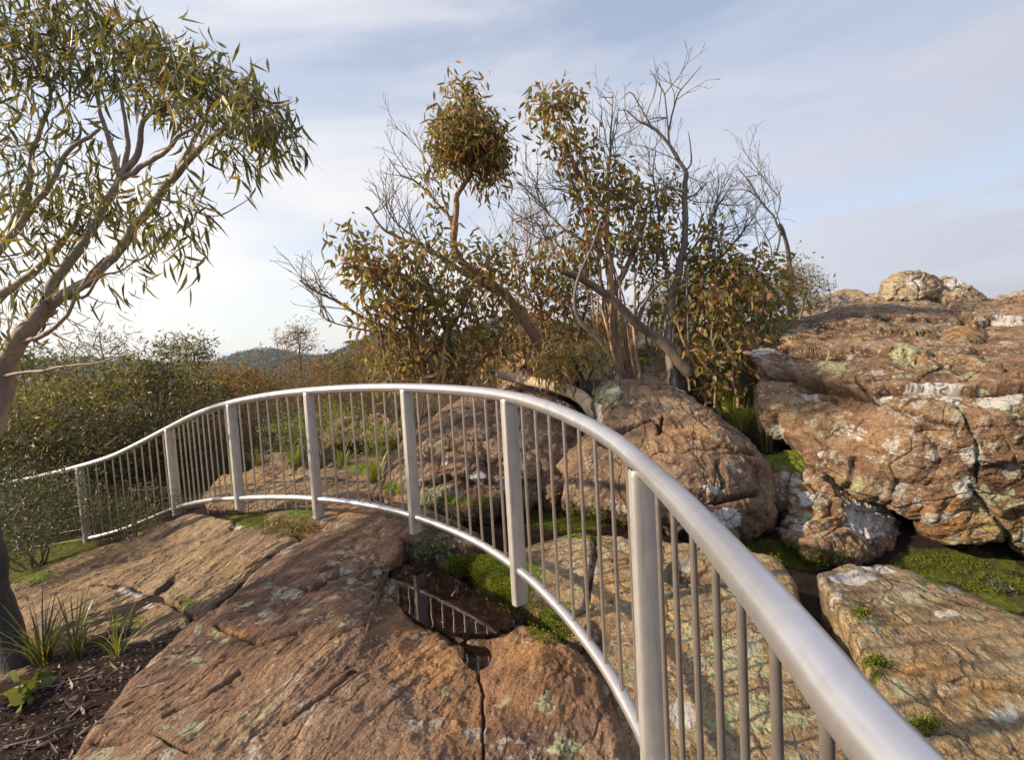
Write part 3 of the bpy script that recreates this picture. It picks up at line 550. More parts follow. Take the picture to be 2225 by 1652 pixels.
# --- big outcrop
rock('rock_outcrop', 'huge overhanging sandstone outcrop filling the right side, with large white lichen patches', 'rock outcrop',
     [(1602, 752), (1660, 742), (1720, 745), (1700, 725), (1740, 690), (1830, 668), (1900, 655), (2000, 648), (2080, 652), (2160, 655), (2230, 640), (2420, 600), (2700, 640), (2800, 900), (2700, 1200), (2420, 1260), (2240, 1210), (2180, 1180), (2110, 1190), (2040, 1185), (1990, 1150), (1930, 1120), (1870, 1080), (1810, 1045), (1760, 1010), (1740, 985), (1700, 950), (1655, 890), (1640, 830), (1655, 790)],
     (2060, 880),
     [(1602, 752, 5.2), (1740, 690, 7.2), (1900, 655, 8.6), (2080, 652, 8.6), (2230, 640, 8.0), (2700, 640, 6.5), (2800, 900, 3.6), (2700, 1200, 3.6), (2240, 1200, 3.65), (2110, 1190, 3.75), (1990, 1150, 3.85), (1870, 1080, 4.05), (1760, 1010, 4.3), (1655, 890, 4.85), (1640, 830, 4.9), (2060, 980, 3.68), (2060, 860, 3.78), (1850, 850, 4.3), (1850, 780, 4.75), (2000, 740, 5.1), (2225, 850, 3.6), (2225, 1000, 3.52), (1850, 950, 4.15), (2225, 760, 4.6), (1960, 815, 4.1)],
     M_out, depth=2.6, edge=.30, ew=.14, n=900, m_=420, amp=(.10, .045, .018), sc=(.9, 3.2, 11), blocks=.05, bsc=1.0, wob=2, undercut=.4,
     cracks=[([(1645, 800), (1740, 818), (1810, 842), (1890, 852), (1930, 834), (2010, 832), (2100, 842), (2260, 838)], 4.5, .07), ([(1860, 815), (1900, 870), (1960, 890), (2080, 930)], 5, .07), ([(2080, 870), (2120, 950), (2130, 1050)], 5, .035), ([(1690, 790), (1790, 850), (1810, 870)], 6, .05), ([(1860, 1000), (1850, 1060)], 7, .06), ([(2110, 1060), (2180, 1150), (2200, 1190)], 6, .06), ([(1960, 730), (2060, 790), (2130, 800)], 5, .06), ([(1900, 690), (2040, 720)], 4, .04), ([(1780, 720), (1900, 740)], 4, .04)],
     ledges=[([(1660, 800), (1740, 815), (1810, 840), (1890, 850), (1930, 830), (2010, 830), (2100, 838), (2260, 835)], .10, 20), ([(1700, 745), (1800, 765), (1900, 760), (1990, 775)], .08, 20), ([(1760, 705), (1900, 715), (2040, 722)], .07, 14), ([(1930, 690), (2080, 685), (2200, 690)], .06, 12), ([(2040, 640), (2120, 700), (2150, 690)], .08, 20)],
     bumps=[(2095, 730, 50, 28, .09), (1960, 1000, 80, 70, .08), (1870, 1060, 50, 45, .06), (2060, 1080, 70, 60, .05), (1760, 900, 80, 60, .04)],
     paint=[('lichen', 1650, 752, 48, 13, 1.1), ('lichen', 2030, 835, 62, 18, 1.1), ('lichen', 2070, 865, 26, 16, .95), ('lichen', 2175, 868, 52, 22, 1.1), ('lichen', 1910, 858, 34, 14, .9), ('lichen', 1690, 950, 34, 46, .65), ('lichen', 2090, 1060, 36, 24, .8), ('lichen', 1970, 980, 160, 70, .46), ('lichen', 1850, 940, 60, 30, .5), ('lichen', 1760, 860, 30, 20, .6), ('lichen', 2040, 1120, 80, 20, .5), ('lichen', 1960, 1060, 24, 14, .75), ('lichen', 2110, 990, 50, 50, .55), ('lichen', 2190, 690, 40, 14, .8), ('lichen', 1790, 1000, 18, 40, .5), ('green', 1860, 1050, 30, 20, .7), ('green', 1800, 790, 60, 30, .6), ('green', 1970, 770, 60, 20, .6), ('ochre', 2100, 1130, 120, 50, .6), ('ochre', 2090, 735, 40, 20, .7), ('ochre', 1760, 870, 80, 50, .3), ('dark', 1800, 830, 100, 30, .3)], seed=71, jag=3)
# --- capstone ridge behind
rock('rock_outcrop', 'long low lichened rock ridge along the skyline behind the big outcrop', 'rock outcrop',
     [(1700, 700), (1740, 665), (1800, 640), (1845, 632), (1870, 645), (1930, 640), (2000, 650), (2100, 655), (2225, 640), (2400, 600), (2500, 700), (2300, 780), (2000, 760), (1800, 740)],
     (2000, 690),
     [(1700, 700, 11), (1740, 665, 12), (1845, 632, 13), (2000, 650, 12.5), (2225, 640, 11), (2400, 600, 10.5), (2300, 780, 8.5), (2000, 760, 8.5), (1800, 740, 9), (2000, 690, 10.2)],
     M_far, depth=2.5, edge=.3, ew=.25, n=420, m_=120, amp=(.16, .08, .03), sc=(.7, 2.2, 7), blocks=.12, bsc=.9, seed=81,
     ledges=[([(1780, 665), (1900, 670), (2000, 668)], .15, 14)], paint=[('lichen', 1800, 660, 80, 16, .5), ('green', 1750, 710, 70, 30, .5), ('moss', 1760, 720, 50, 20, .5)])
rock('boulder', 'pale rounded boulder perched on the skyline, left of the two', 'boulder',
     [(1915, 645), (1922, 610), (1950, 590), (1990, 586), (2030, 590), (2048, 605), (2045, 640), (2010, 655), (1950, 658)], (1980, 625),
     [(1915, 645, 10.2), (1950, 590, 10.6), (2030, 590, 10.6), (2045, 640, 10), (1980, 655, 9.8), (1980, 625, 9.9)],
     M_far, depth=1.3, edge=.3, ew=.35, n=200, m_=70, amp=(.12, .05, .02), blocks=.10, bsc=1.2, sc=(.8, 2.5, 8), paint=[('lichen', 1990, 610, 50, 16, .5)], seed=91, group=GR)
rock('boulder', 'sloping lichened boulder perched on the skyline, right of the two', 'boulder',
     [(2030, 640), (2035, 605), (2060, 600), (2100, 620), (2140, 648), (2150, 668), (2090, 668), (2040, 658)], (2080, 640),
     [(2030, 640, 10.3), (2050, 600, 10.8), (2150, 668, 10.2), (2090, 668, 10), (2080, 640, 10.1)],
     M_far, depth=1.3, edge=.3, ew=.35, n=200, m_=70, amp=(.10, .05, .02), blocks=.08, bsc=1.2, sc=(.8, 2.5, 8), paint=[('lichen', 2080, 620, 40, 14, .7)], seed=95, group=GR)
# --- boulders behind, among the trees
rock('boulder', 'rounded boulder at the foot of the leaning slender gum', 'boulder',
     [(1090, 815), (1095, 780), (1140, 757), (1190, 750), (1240, 765), (1262, 800), (1240, 850), (1150, 860), (1100, 850)], (1170, 810),
     [(1090, 815, 7.2), (1140, 757, 7.6), (1240, 765, 7.5), (1240, 850, 6.7), (1100, 850, 6.7), (1170, 810, 6.7)],
     M_slabL, depth=1.3, edge=.3, ew=.35, n=240, m_=90, amp=(.09, .04, .015), blocks=.06, bsc=1.2, sc=(1, 3, 9), seed=101, group=GR, cracks=[([(1110, 815), (1180, 800), (1240, 815)], 4, .05)])
rock('boulder', 'mossy yellowish boulder behind the central boulder, under the fallen limb', 'boulder',
     [(1335, 830), (1345, 790), (1370, 755), (1410, 742), (1460, 752), (1500, 790), (1520, 840), (1440, 860), (1360, 860)], (1420, 800),
     [(1335, 830, 6.6), (1370, 755, 7.1), (1460, 752, 7.1), (1520, 840, 6.3), (1360, 860, 6.2), (1420, 800, 6.4)],
     M_slabR, depth=1.2, edge=.3, ew=.35, n=240, m_=90, amp=(.09, .04, .015), blocks=.06, bsc=1.2, sc=(1, 3, 9), seed=111, group=GR, paint=[('moss', 1390, 770, 50, 30, .55)])
rock('boulder', 'small angular rock ledge behind the green shrub left of the middle boulder', 'boulder',
     [(690, 940), (720, 915), (790, 900), (850, 905), (880, 930), (860, 960), (780, 965), (710, 962)], (790, 935),
     [(690, 940, 8), (790, 900, 8.6), (880, 930, 8), (780, 965, 7.4), (790, 935, 7.8)], M_bould, depth=.9, edge=.15, ew=.3, n=200, m_=70, amp=(.06, .04, .015), blocks=.07, bsc=1.5, seed=121, group=GR, paint=[('moss', 800, 930, 50, 12, .6)])
# flat ochre rock shelves beyond the fence
rock('rock_slab', 'flat ochre rock shelf beyond the fence with a pale lump on top', 'rock slab',
     [(430, 1075), (470, 1035), (540, 1025), (570, 1000), (620, 995), (660, 1012), (700, 1015), (760, 1000), (830, 985), (880, 1000), (850, 1060), (790, 1085), (700, 1105), (560, 1100), (470, 1100)], (640, 1055),
     [(430, 1075, 5.6), (540, 1025, 6.2), (620, 1000, 6.5), (830, 990, 6.6), (850, 1060, 5.1), (700, 1105, 4.6), (470, 1100, 5.1), (640, 1055, 5.5)],
     M_slabL, ext='down', depth=.4, edge=.05, ew=.15, n=360, m_=120, amp=(.05, .02, .008), strat=.02, seed=131, bumps=[(610, 1005, 46, 14, .10)],
     paint=[('ochre', 520, 1045, 90, 22, .6), ('moss', 780, 1020, 60, 12, .8), ('moss', 650, 1085, 80, 12, .5), ('dark', 760, 1060, 60, 14, .3)])
rock('boulder', 'small angular brown rock at the head of the dark pool', 'boulder',
     [(808, 1195), (820, 1165), (850, 1155), (880, 1165), (872, 1200), (850, 1220), (822, 1215)], (845, 1188),
     [(808, 1195, 3.25), (850, 1155, 3.45), (880, 1165, 3.4), (850, 1220, 3.1), (845, 1188, 3.2)], M_slab, depth=.2, edge=.03, ew=.3, n=120, m_=40, amp=(.02, .01, .005), seed=141, group=GR, jag=1, ext='down')
rock('rock_slab', 'brown rock shelf directly behind the lower rail between the fourth and fifth posts', 'rock slab',
     [(560, 1120), (640, 1098), (720, 1088), (830, 1082), (930, 1100), (1010, 1135), (1060, 1170), (1000, 1185), (900, 1175), (830, 1165), (740, 1140), (640, 1135)], (830, 1125),
     [(560, 1120, 4.35), (720, 1088, 4.4), (930, 1100, 4.0), (1060, 1170, 3.35), (900, 1175, 3.35), (740, 1140, 3.75), (830, 1125, 3.75)],
     M_slab, ext='down', depth=.4, edge=.04, ew=.15, n=300, m_=90, amp=(.03, .014, .006), strat=.012, seed=151, jag=3,
     paint=[('moss', 660, 1115, 50, 14, .9), ('moss', 960, 1150, 50, 14, .7), ('dark', 950, 1165, 80, 16, .6), ('ochre', 780, 1110, 60, 14, .5)])
# --- pools
def pool(pts, zpx, label, seed):
    pts = smooth_closed(pts, 90, 1); an = np.linspace(0, 6.283, 90, endpoint=False); ctr = pts.mean(0); pts = ctr+(pts-ctr)*(1+.13*fbm(np.stack([np.cos(an)*4, np.sin(an)*4, an*0], 1), 1, 4, .6, seed))[:, None]; h = P1(zpx)[2]
    dirs = P(pts[:, 0], pts[:, 1], np.ones(len(pts)))-CAM; s = (h-CAM[2])/dirs[:, 2]; V = CAM+dirs*s[:, None]; V[:, 2] = h
    V = np.vstack([V, V-np.array([0, 0, .02])]); n = len(pts)
    F = np.array([[i, (i+1) % n, n+(i+1) % n, n+i] for i in range(n)])
    tag(mesh_obj('water', V, [F, np.array([list(range(n)), [n+i for i in range(n)][::-1]])], M_water, base=V.mean(0), smooth=False), label, kind='structure')
    return h
pool([(835, 1240), (870, 1225), (930, 1230), (1000, 1262), (1070, 1305), (1118, 1345), (1100, 1375), (1010, 1380), (920, 1360), (860, 1310), (830, 1260)], (1000, 1345, 2.47), 'dark water pool in the rock hollow beneath the lower rail', 1)
pool([(990, 1400), (1035, 1385), (1075, 1400), (1080, 1440), (1045, 1475), (1000, 1450)], (1040, 1435, 2.212), 'small water puddle in an orange rock hollow', 2)

# ------------------------------------------------------------------ fence
def tube(path, rad, ns=12, cap=True):
    path = np.asarray(path, float); n = len(path); rad = np.broadcast_to(np.asarray(rad, float), (n,))
    T = np.gradient(path, axis=0); T /= np.linalg.norm(T, axis=1)[:, None]+1e-12
    ref = np.array([0, 0, 1.0]) if abs(T[0][2]) < .9 else np.array([1.0, 0, 0])
    U = np.empty_like(path); u = np.cross(T[0], ref); u /= np.linalg.norm(u)
    for i in range(n):
        u = u-T[i]*np.dot(u, T[i]); u /= np.linalg.norm(u)+1e-12; U[i] = u
    W = np.cross(T, U); a = np.linspace(0, 2*math.pi, ns, endpoint=False)
    V = path[:, None]+rad[:, None, None]*(np.cos(a)[None, :, None]*U[:, None]+np.sin(a)[None, :, None]*W[:, None])
    i = np.arange(n-1)[:, None]*ns; j = np.arange(ns)[None]; jn = (j+1) % ns
    F = np.stack([i+j, i+jn, i+ns+jn, i+ns+j], 2).reshape(-1, 4)
    return V.reshape(-1, 3), F
class MB:
    def __init__(s): s.V = []; s.F = {}; s.n = 0
    def add(s, V, F):
        F = np.asarray(F)
        s.V.append(np.asarray(V)); s.F.setdefault(F.shape[1], []).append(F+s.n); s.n += len(V); return s
    def build(s, name, mat, parent=None, base=None, smooth=True):
        return mesh_obj(name, np.concatenate(s.V), [np.concatenate(f) for f in s.F.values()], mat, parent, base, smooth)
def spline(pts, n):
    p = np.asarray(pts, float); q = np.vstack([2*p[0]-p[1], p, 2*p[-1]-p[-2]]); out = []
    seg = len(p)-1
    for u in np.linspace(0, seg-1e-9, n):
        i = int(u); t = u-i; a, b, c, d = q[i:i+4]
        out.append(.5*((2*b)+(-a+c)*t+(2*a-5*b+4*c-d)*t*t+(-a+3*b-3*c+d)*t**3))
    return np.array(out)
# handrail centre line: photo x, y and camera depth
HR = [(-420, 1160, 7.6), (-200, 1110, 6.9), (0, 1056, 6.25), (90, 1035, 5.98), (168, 1016, 5.72), (240, 994, 5.6), (300, 966, 5.45), (365, 932, 5.25), (430, 900, 4.82), (500, 877, 4.42), (580, 861, 4.15), (662, 851, 3.92), (770, 844, 3.62), (880, 843, 3.28), (1000, 849, 2.86), (1103, 862, 2.46), (1190, 886, 2.12), (1270, 921, 1.83), (1335, 960, 1.60), (1392, 1008, 1.40), (1462, 1075, 1.13), (1545, 1165, .90), (1650, 1288, .68), (1760, 1425, .54), (1890, 1590, .44)]
HW = np.array([P1(t) for t in HR]); last = HW[-1]
HW = np.vstack([HW, last+np.array([[.0, -.18, -.005], [0, -.5, -.01], [0, -.9, -.01]])])
hp = spline(HW, 420)
fence = thing('metal_railing', (HW[15][0], HW[15][1], .1), 'curved silver metal railing with vertical bars sweeping from the far left to the near right', 'railing')
mb = MB().add(*tube(hp, .031, 28)); mb.build('handrail', M_alu, fence, base=HW[12])
def at_px(x, arr=None):   # handrail point at photo x
    cz = (hp-CAM)@_F; px = CX+FPX*((hp-CAM)@_RT)/np.maximum(cz, .05)
    ok = np.where(cz > .3)[0]; k = ok[np.argmin(np.abs(px[ok]-x))]; return k
posts_px = [173, 368, 503, 668, 884, 1107, 1396]
pk = [at_px(x) for x in posts_px]
arc = np.concatenate([[0], np.cumsum(np.linalg.norm(np.diff(hp, axis=0), axis=1))])
def arcpt(s): return np.array([np.interp(s, arc, hp[:, k]) for k in range(3)])
s_last = arc[pk[-1]]
extra = [s_last+1.13, s_last+2.0]
ps = [arc[k] for k in pk]+[e for e in extra if e < arc[-1]]
ps = [ps[0]-1.35]+ps
# bottom rail height below the handrail at each post (metres), ground foot below it
low = [.90, .87, .88, .885, .885, .89, .90, .905, .90, .90]
foot = [1.05, .89, .93, .955, 1.02, .98, 1.06, 1.02, 1.1, 1.1]
def postmesh(p, h, tang):
    # flattened tube, oval in plan, wide side towards the walkway
    t2 = np.array([tang[0], tang[1], 0]); t2 /= np.linalg.norm(t2); nrm = np.array([-t2[1], t2[0], 0]); a = np.linspace(0, 2*math.pi, 28, endpoint=False)
    ca, sa = np.cos(a), np.sin(a); ex = np.sign(ca)*np.abs(ca)**.45*.041; ey = np.sign(sa)*np.abs(sa)**.45*.026
    ring = ex[:, None]*nrm*1.0+ey[:, None]*t2
    zs = np.array([.012, 0, -.006]+list(np.linspace(-.02, -h, 14)))
    V = np.concatenate([p+ring*(1 if k else .9)+np.array([0, 0, z]) for k, z in enumerate(zs)]); ns = 28
    i = np.arange(len(zs)-1)[:, None]*ns; j = np.arange(ns)[None]; jn = (j+1) % ns
    return V, np.stack([i+j, i+jn, i+ns+jn, i+ns+j], 2).reshape(-1, 4)
lowpts = []
for i, s in enumerate(ps):
    p = arcpt(s); tg = arcpt(s+.03)-arcpt(s-.03)
    lean = np.array([.012, 0, 0])
    V, F = postmesh(p-np.array([0, 0, .022]), foot[i]-.0, tg)
    po = MB().add(V, F).build('post', M_post, fence, base=p-np.array([0, 0, foot[i]])); po['_b'] = list((p-np.array([0, 0, foot[i]])).tolist())
    def bead(c, ax, rad, th):
        a = np.linspace(0, 2*math.pi, 40); ax = ax/np.linalg.norm(ax); u = np.cross(ax, [0, 0, 1.0]) if abs(ax[2]) < .8 else np.cross(ax, [1.0, 0, 0]); u /= np.linalg.norm(u); v_ = np.cross(ax, u)
        ring = c+rad*(np.cos(a)[:, None]*u+np.sin(a)[:, None]*v_)+ax*(.0015*np.sin(a*11))[:, None]
        return tube(ring, th*(1+.25*np.sin(a*17)), 7)
    wb = MB()
    for sg in (-1, 1): wb.add(*bead(p-np.array([0, 0, low[i]])+sg*tg/np.linalg.norm(tg)*.027, tg, .0245, .0035))
    wb.build('weld', M_weld, po, base=p-np.array([0, 0, low[i]]))
    lowpts.append((s, low[i]))
# bottom rail
ls = np.linspace(ps[1], ps[-1], 300)
lo = np.array([arcpt(s)-np.array([0, 0, np.interp(s, [a for a, b in lowpts], [b for a, b in lowpts])]) for s in ls])
# smooth vertical line of the lower rail with its own slight arch
k = np.ones(9)/9; zz = np.convolve(np.pad(lo[:, 2], 4, 'edge'), k, 'valid'); lo[:, 2] = zz
MB().add(*tube(lo, .0235, 20)).build('bottom_rail', M_alu, fence, base=lo[150])
# balusters
for i in range(1, len(ps)-1):
    s0, s1 = ps[i], ps[i+1]; nb = max(7, int(round((s1-s0)/.126))-1)
    for j in range(1, nb+1):
        s = s0+(s1-s0)*j/(nb+1); p = arcpt(s); zl = np.interp(s, ls, lo[:, 2])
        ex = -.03 if i != 3 else .10
        V, F = tube([p-np.array([0, 0, .02]), [p[0], p[1], zl+.3], [p[0], p[1], zl-ex+(.0 if ex > 0 else -.005)]], .0075, 12)
        MB().add(V, F).build('baluster', M_bar, fence, base=[p[0], p[1], zl])
# horizontal wires left of the last barred panel
for hgt in (.17, .31, .45, .59, .73, .85):
    pts = [arcpt(s)-np.array([0, 0, hgt*1.02]) for s in np.linspace(0, ps[1], 12)]
    MB().add(*tube(pts, .0028, 6)).build('wire', M_bar, fence, base=pts[6])

# ------------------------------------------------------------------ leaves and trees
def leaves(pos, dirs, length, width, curl=.25, rs=None, segs=4):
    """falcate leaves: strip folded slightly along the middle"""
    rs = rs or rng; n = len(pos); d = dirs/(np.linalg.norm(dirs, axis=1)[:, None]+1e-9)
    rv = rs.normal(size=(n, 3)); side = np.cross(d, rv); side /= np.linalg.norm(side, axis=1)[:, None]+1e-9; nrm = np.cross(side, d)
    ln = length*rs.uniform(.65, 1.2, n); wd = width*rs.uniform(.7, 1.25, n); cu = curl*rs.normal(size=n); cs = curl*rs.normal(size=n)
    prof = {3: [0, 1, 0], 4: [.12, 1, .75, 0]}[segs-0 if segs in (3, 4) else 4]
    ts = np.linspace(0, 1, len(prof)); V = []
    for t_, w_ in zip(ts, prof):
        c = pos+d*(ln*t_)[:, None]+side*(ln*cs*t_*t_*.8)[:, None]+nrm*(ln*cu*t_*t_)[:, None]
        V += [c-side*(wd*.5*w_)[:, None], c+side*(wd*.5*w_)[:, None]]
    k = len(V); V = np.stack(V, 1).reshape(-1, 3)
    b = (np.arange(n)*k)[:, None]; F = []
    for q in range(k//2-1): F.append(b+np.array([[2*q, 2*q+1, 2*q+3, 2*q+2]]))
    return V, np.concatenate(F)
def ell(cl, rs):
    """random points in a cluster ellipsoid: (x, y, Z, rx_px, ry_px, rz_m, n, kind)"""
    x, y, Z, rx, ry, rz, n = cl[:7]; c = P(x, y, Z)
    q = rs.normal(size=(n, 3)); q /= np.linalg.norm(q, axis=1)[:, None]; q *= (rs.uniform(0, 1, n)**(1/2.4))[:, None]
    return c+q[:, :1]*(rx*Z/FPX)*_RT+q[:, 1:2]*(ry*Z/FPX)*_UP+q[:, 2:3]*rz*_F
def grow(limbs, clusters, rs, step=.12, wig=.25, tip=.0025, minr=.0025, up=0.0, sides=4):
    """limbs: list of (world pts, r0, r1). Returns wood MBs, twig tips. Every cluster point is joined to the nearest existing node."""
    nodes = []; node_r = []; thick = MB(); twig = MB(); tdir = []
    for (pts, r0, r1) in limbs:
        n = max(6, int(np.sum(np.linalg.norm(np.diff(np.asarray(pts), axis=0), axis=1))/.05)); n = min(n, 120)
        p = spline(pts, n); wv = np.stack([fbm(p*1.0+k*9, 5, 3, .5, k+int(rs.integers(1000))) for k in range(3)], 1)
        rr = np.linspace(r0, r1, n); p = p+wv*np.minimum(rr*1.2, .03)[:, None]
        rr = rr*(1+.10*fbm(p, 9, 3, .5, 5)); thick.add(*tube(p, rr, 12 if r0 > .02 else 7))
        nodes.append(p); 
    A = np.concatenate(nodes); 
    pts = []; kinds = []
    def brush(p, d, ln, r_, lvl):
        # a bare twig: gently curving up, forking at narrow angles
        n = max(3, int(ln/.07)); path = [p]; dd = d/np.linalg.norm(d); kids = []
        for q in range(n):
            dd = dd+rs.normal(size=3)*.13+np.array([0, 0, .05]); dd /= np.linalg.norm(dd); path.append(path[-1]+dd*ln/n)
            if lvl < 3 and q >= 1 and rs.uniform() < (.62 if lvl < 2 else .4): kids.append((path[-1], dd.copy(), q/n))
        twig.add(*tube(path, np.linspace(r_, max(.0024, r_*.4), n+1), 3 if lvl else 5))
        for (a, b_, f) in kids:
            o_ = rs.normal(size=3); o_ -= b_*np.dot(o_, b_); o_ /= np.linalg.norm(o_)+1e-9
            brush(a, b_+o_*rs.uniform(.45, .8), ln*(1-f*.5)*rs.uniform(.35, .6), max(.0028, r_*(1-.6*f)*.66), lvl+1)
    for cl in clusters:
        if len(cl) > 7 and cl[7] and len(limbs) > 0 and step < .2:
            c0 = P(cl[0], cl[1], cl[2]); R_ = cl[3]*cl[2]/FPX; H_ = cl[4]*cl[2]/FPX
            dA = np.linalg.norm((A-c0)*np.array([1, 1, 1]), axis=1)+.8*np.clip(A[:, 2]-(c0[2]-.1*H_), 0, 9)
            near_ = np.argsort(dA)[:26]; k_ = max(2, int(cl[6]/6)); tg = ell(tuple(cl[:6])+(k_,), rs)
            for q in range(k_):
                st_ = A[near_[int(rs.integers(len(near_)))]]; v_ = tg[q]-st_; l_ = np.linalg.norm(v_)
                brush(st_, v_+np.array([0, 0, .25*l_]), l_*1.3+.08, .006+.004*min(1, l_), 0)
            continue
        q = ell(cl, rs); pts.append(q); kinds += [cl[7] if len(cl) > 7 else 0]*len(q)
    if not pts or not sum(len(q) for q in pts): return thick, twig, np.zeros((0, 3)), np.zeros((0, 3)), np.zeros(0)
    T = np.concatenate(pts); kinds = np.array(kinds)
    dmin = np.array([np.min(np.sum((A-t_)**2, 1)) for t_ in T]); order = np.argsort(dmin); dirs = np.zeros_like(T)
    cap = len(A)+len(T)*14; B = np.empty((cap, 3)); B[:len(A)] = A; nb = len(A)
    for oi in order:
        t_ = T[oi]; dd = np.sum((B[:nb]-t_)**2, 1); k = int(np.argmin(dd*(1+1.6*np.clip((B[:nb, 2]-t_[2])/np.sqrt(dd+1e-9)+.25, 0, 1)))); s = B[k].copy(); ln = math.sqrt(dd[k])
        m = int(min(12, max(2, ln/step))); u = np.linspace(0, 1, m+1)[:, None]
        off = rs.normal(size=3)*ln*.07+np.array([0, 0, -ln*.08 if up >= 0 else 0])
        path = s+(t_-s)*u+off*np.sin(u*math.pi)+np.vstack([np.zeros(3), rs.normal(size=(m-1, 3))*ln/m*wig*.3, np.zeros(3)])
        r0 = minr+min(.012, .010*ln); twig.add(*tube(path, np.linspace(r0, tip, m+1), sides))
        e = min(m, cap-nb); B[nb:nb+e] = path[1:1+e]; nb += e; dirs[oi] = path[-1]-path[-2]
    return thick, twig, T, dirs, kinds
def wood_mesh(th, tw, m1, m2, r, base, name='trunk'):
    V1 = np.concatenate(th.V); F1 = np.concatenate(th.F[4])
    if tw.n: V2 = np.concatenate(tw.V); F2 = np.concatenate(tw.F[4])+len(V1)
    else: V2 = np.zeros((0, 3)); F2 = np.zeros((0, 4), int)
    return mesh_obj(name, np.vstack([V1, V2]), np.vstack([F1, F2]), None, r, base, mats=[m1, m2], midx=[0]*len(F1)+[1]*len(F2))
def tree(name, label, cat, limbs, clusters, leafmat, bark, ll=.13, lw=.022, per=5, droop=1.0, seed=1, group=None, spread=.07, twigmat=None, base=None, stems=0, dense=1.0, **kw):
    rs = np.random.default_rng(seed)
    LW = [([P1(p) for p in pts], r0, r1) for (pts, r0, r1) in limbs]
    live = [c for c in clusters if len(c) < 8]
    for k in range(stems):      # many thin stems fanning out of the base into the crown
        c = live[k % len(live)]; tip_ = P(c[0]+rs.uniform(-.6, .6)*c[3], c[1]-rs.uniform(-.2, .7)*c[4], c[2])
        b0 = LW[0][0][0]+np.array([rs.normal()*.28, rs.normal()*.2, 0]); mid = b0*.5+tip_*.5+rs.normal(size=3)*.10+np.array([(b0[0]-tip_[0])*.22, 0, -.02])
        q = (b0+mid)/2+rs.normal(size=3)*.05; q2 = (mid+tip_)/2+rs.normal(size=3)*.05; LW.append(([b0, q, mid, q2, tip_], rs.uniform(.014, .026), .005))
    clusters = [tuple(c[:6])+(int(c[6]*dense),) if len(c) < 8 else c for c in clusters]
    th, tw, T, D, K = grow(LW, clusters, rs, **kw)
    b = LW[0][0][0] if base is None else base
    r = thing(name, b, label, cat, group)
    wood_mesh(th, tw, bark, twigmat or bark, r, b)
    add_leaves(r, T[K == 0] if len(T) else T, D[K == 0] if len(T) else D, leafmat, ll, lw, per, droop, spread, rs)
    return r
def add_leaves(r, T, D, leafmat, ll, lw, per, droop, spread, rs, name='foliage', segs=4):
    if not len(T): return
    n = len(T)*per; pos = np.repeat(T, per, 0)+rs.normal(size=(n, 3))*spread; d = np.repeat(D/(np.linalg.norm(D, axis=1)[:, None]+1e-9), per, 0)*.5
    d = d+rs.normal(size=(n, 3))*.55+np.array([0, 0, -1.0])*droop
    V, F = leaves(pos, d, ll, lw, curl=.38 if ll > .15 else .28, rs=rs, segs=segs)
    mesh_obj(name, V, F, leafmat, r, base=T.mean(0), smooth=False)

# --- the big gum leaning in from the left
Zg = 4.0
def LZ(pts, z0, z1): 
    n = len(pts); return [(x, y, z0+(z1-z0)*i/(n-1)) for i, (x, y) in enumerate(pts)]
limbs = [(LZ([(-60, 1050), (-25, 930), (5, 850), (15, 800), (40, 740), (80, 690), (110, 658)], 4.3, 4.2), .088, .062),
         (LZ([(110, 658), (112, 622), (150, 570), (200, 500), (240, 430), (262, 385)], 4.2, 4.2), .047, .028),
         (LZ([(110, 658), (180, 620), (235, 570), (290, 500), (340, 430), (372, 392)], 4.2, 4.0), .044, .028),
         (LZ([(372, 392), (420, 335), (480, 280), (530, 240), (575, 225)], 4.0, 3.7), .030, .010),
         (LZ([(372, 392), (400, 345), (440, 270), (455, 215)], 4.0, 3.9), .024, .008),
         (LZ([(262, 385), (300, 330), (310, 270), (345, 220), (350, 170)], 4.2, 4.1), .030, .008),
         (LZ([(262, 385), (330, 350), (400, 290), (470, 250)], 4.2, 3.9), .024, .008),
         (LZ([(262, 385), (240, 310), (215, 230), (200, 150)], 4.2, 4.4), .028, .008),
         (LZ([(262, 385), (280, 300), (260, 200), (240, 100)], 4.2, 4.2), .022, .007),
         (LZ([(-60, 660), (0, 640), (50, 610), (110, 560), (150, 500), (180, 440)], 4.4, 4.5), .045, .018),
         (LZ([(-60, 600), (0, 545), (60, 460), (110, 400), (150, 330), (215, 280)], 4.0, 4.1), .036, .012),
         (LZ([(-60, 560), (20, 500), (60, 410), (70, 330), (110, 230), (105, 160)], 4.2, 4.3), .034, .010),
         (LZ([(40, 745), (90, 730), (140, 690), (190, 600), (225, 560)], 4.2, 4.0), .022, .008),
         (LZ([(10, 815), (80, 808), (130, 800), (200, 790), (300, 765)], 4.2, 3.9), .017, .005),
         (LZ([(150, 650), (190, 640), (215, 600), (260, 590), (300, 560)], 4.2, 4.0), .014, .006),
         (LZ([(340, 430), (400, 445), (440, 465), (480, 467), (520, 445), (548, 425)], 4.0, 3.8), .010, .003)]
cl = []
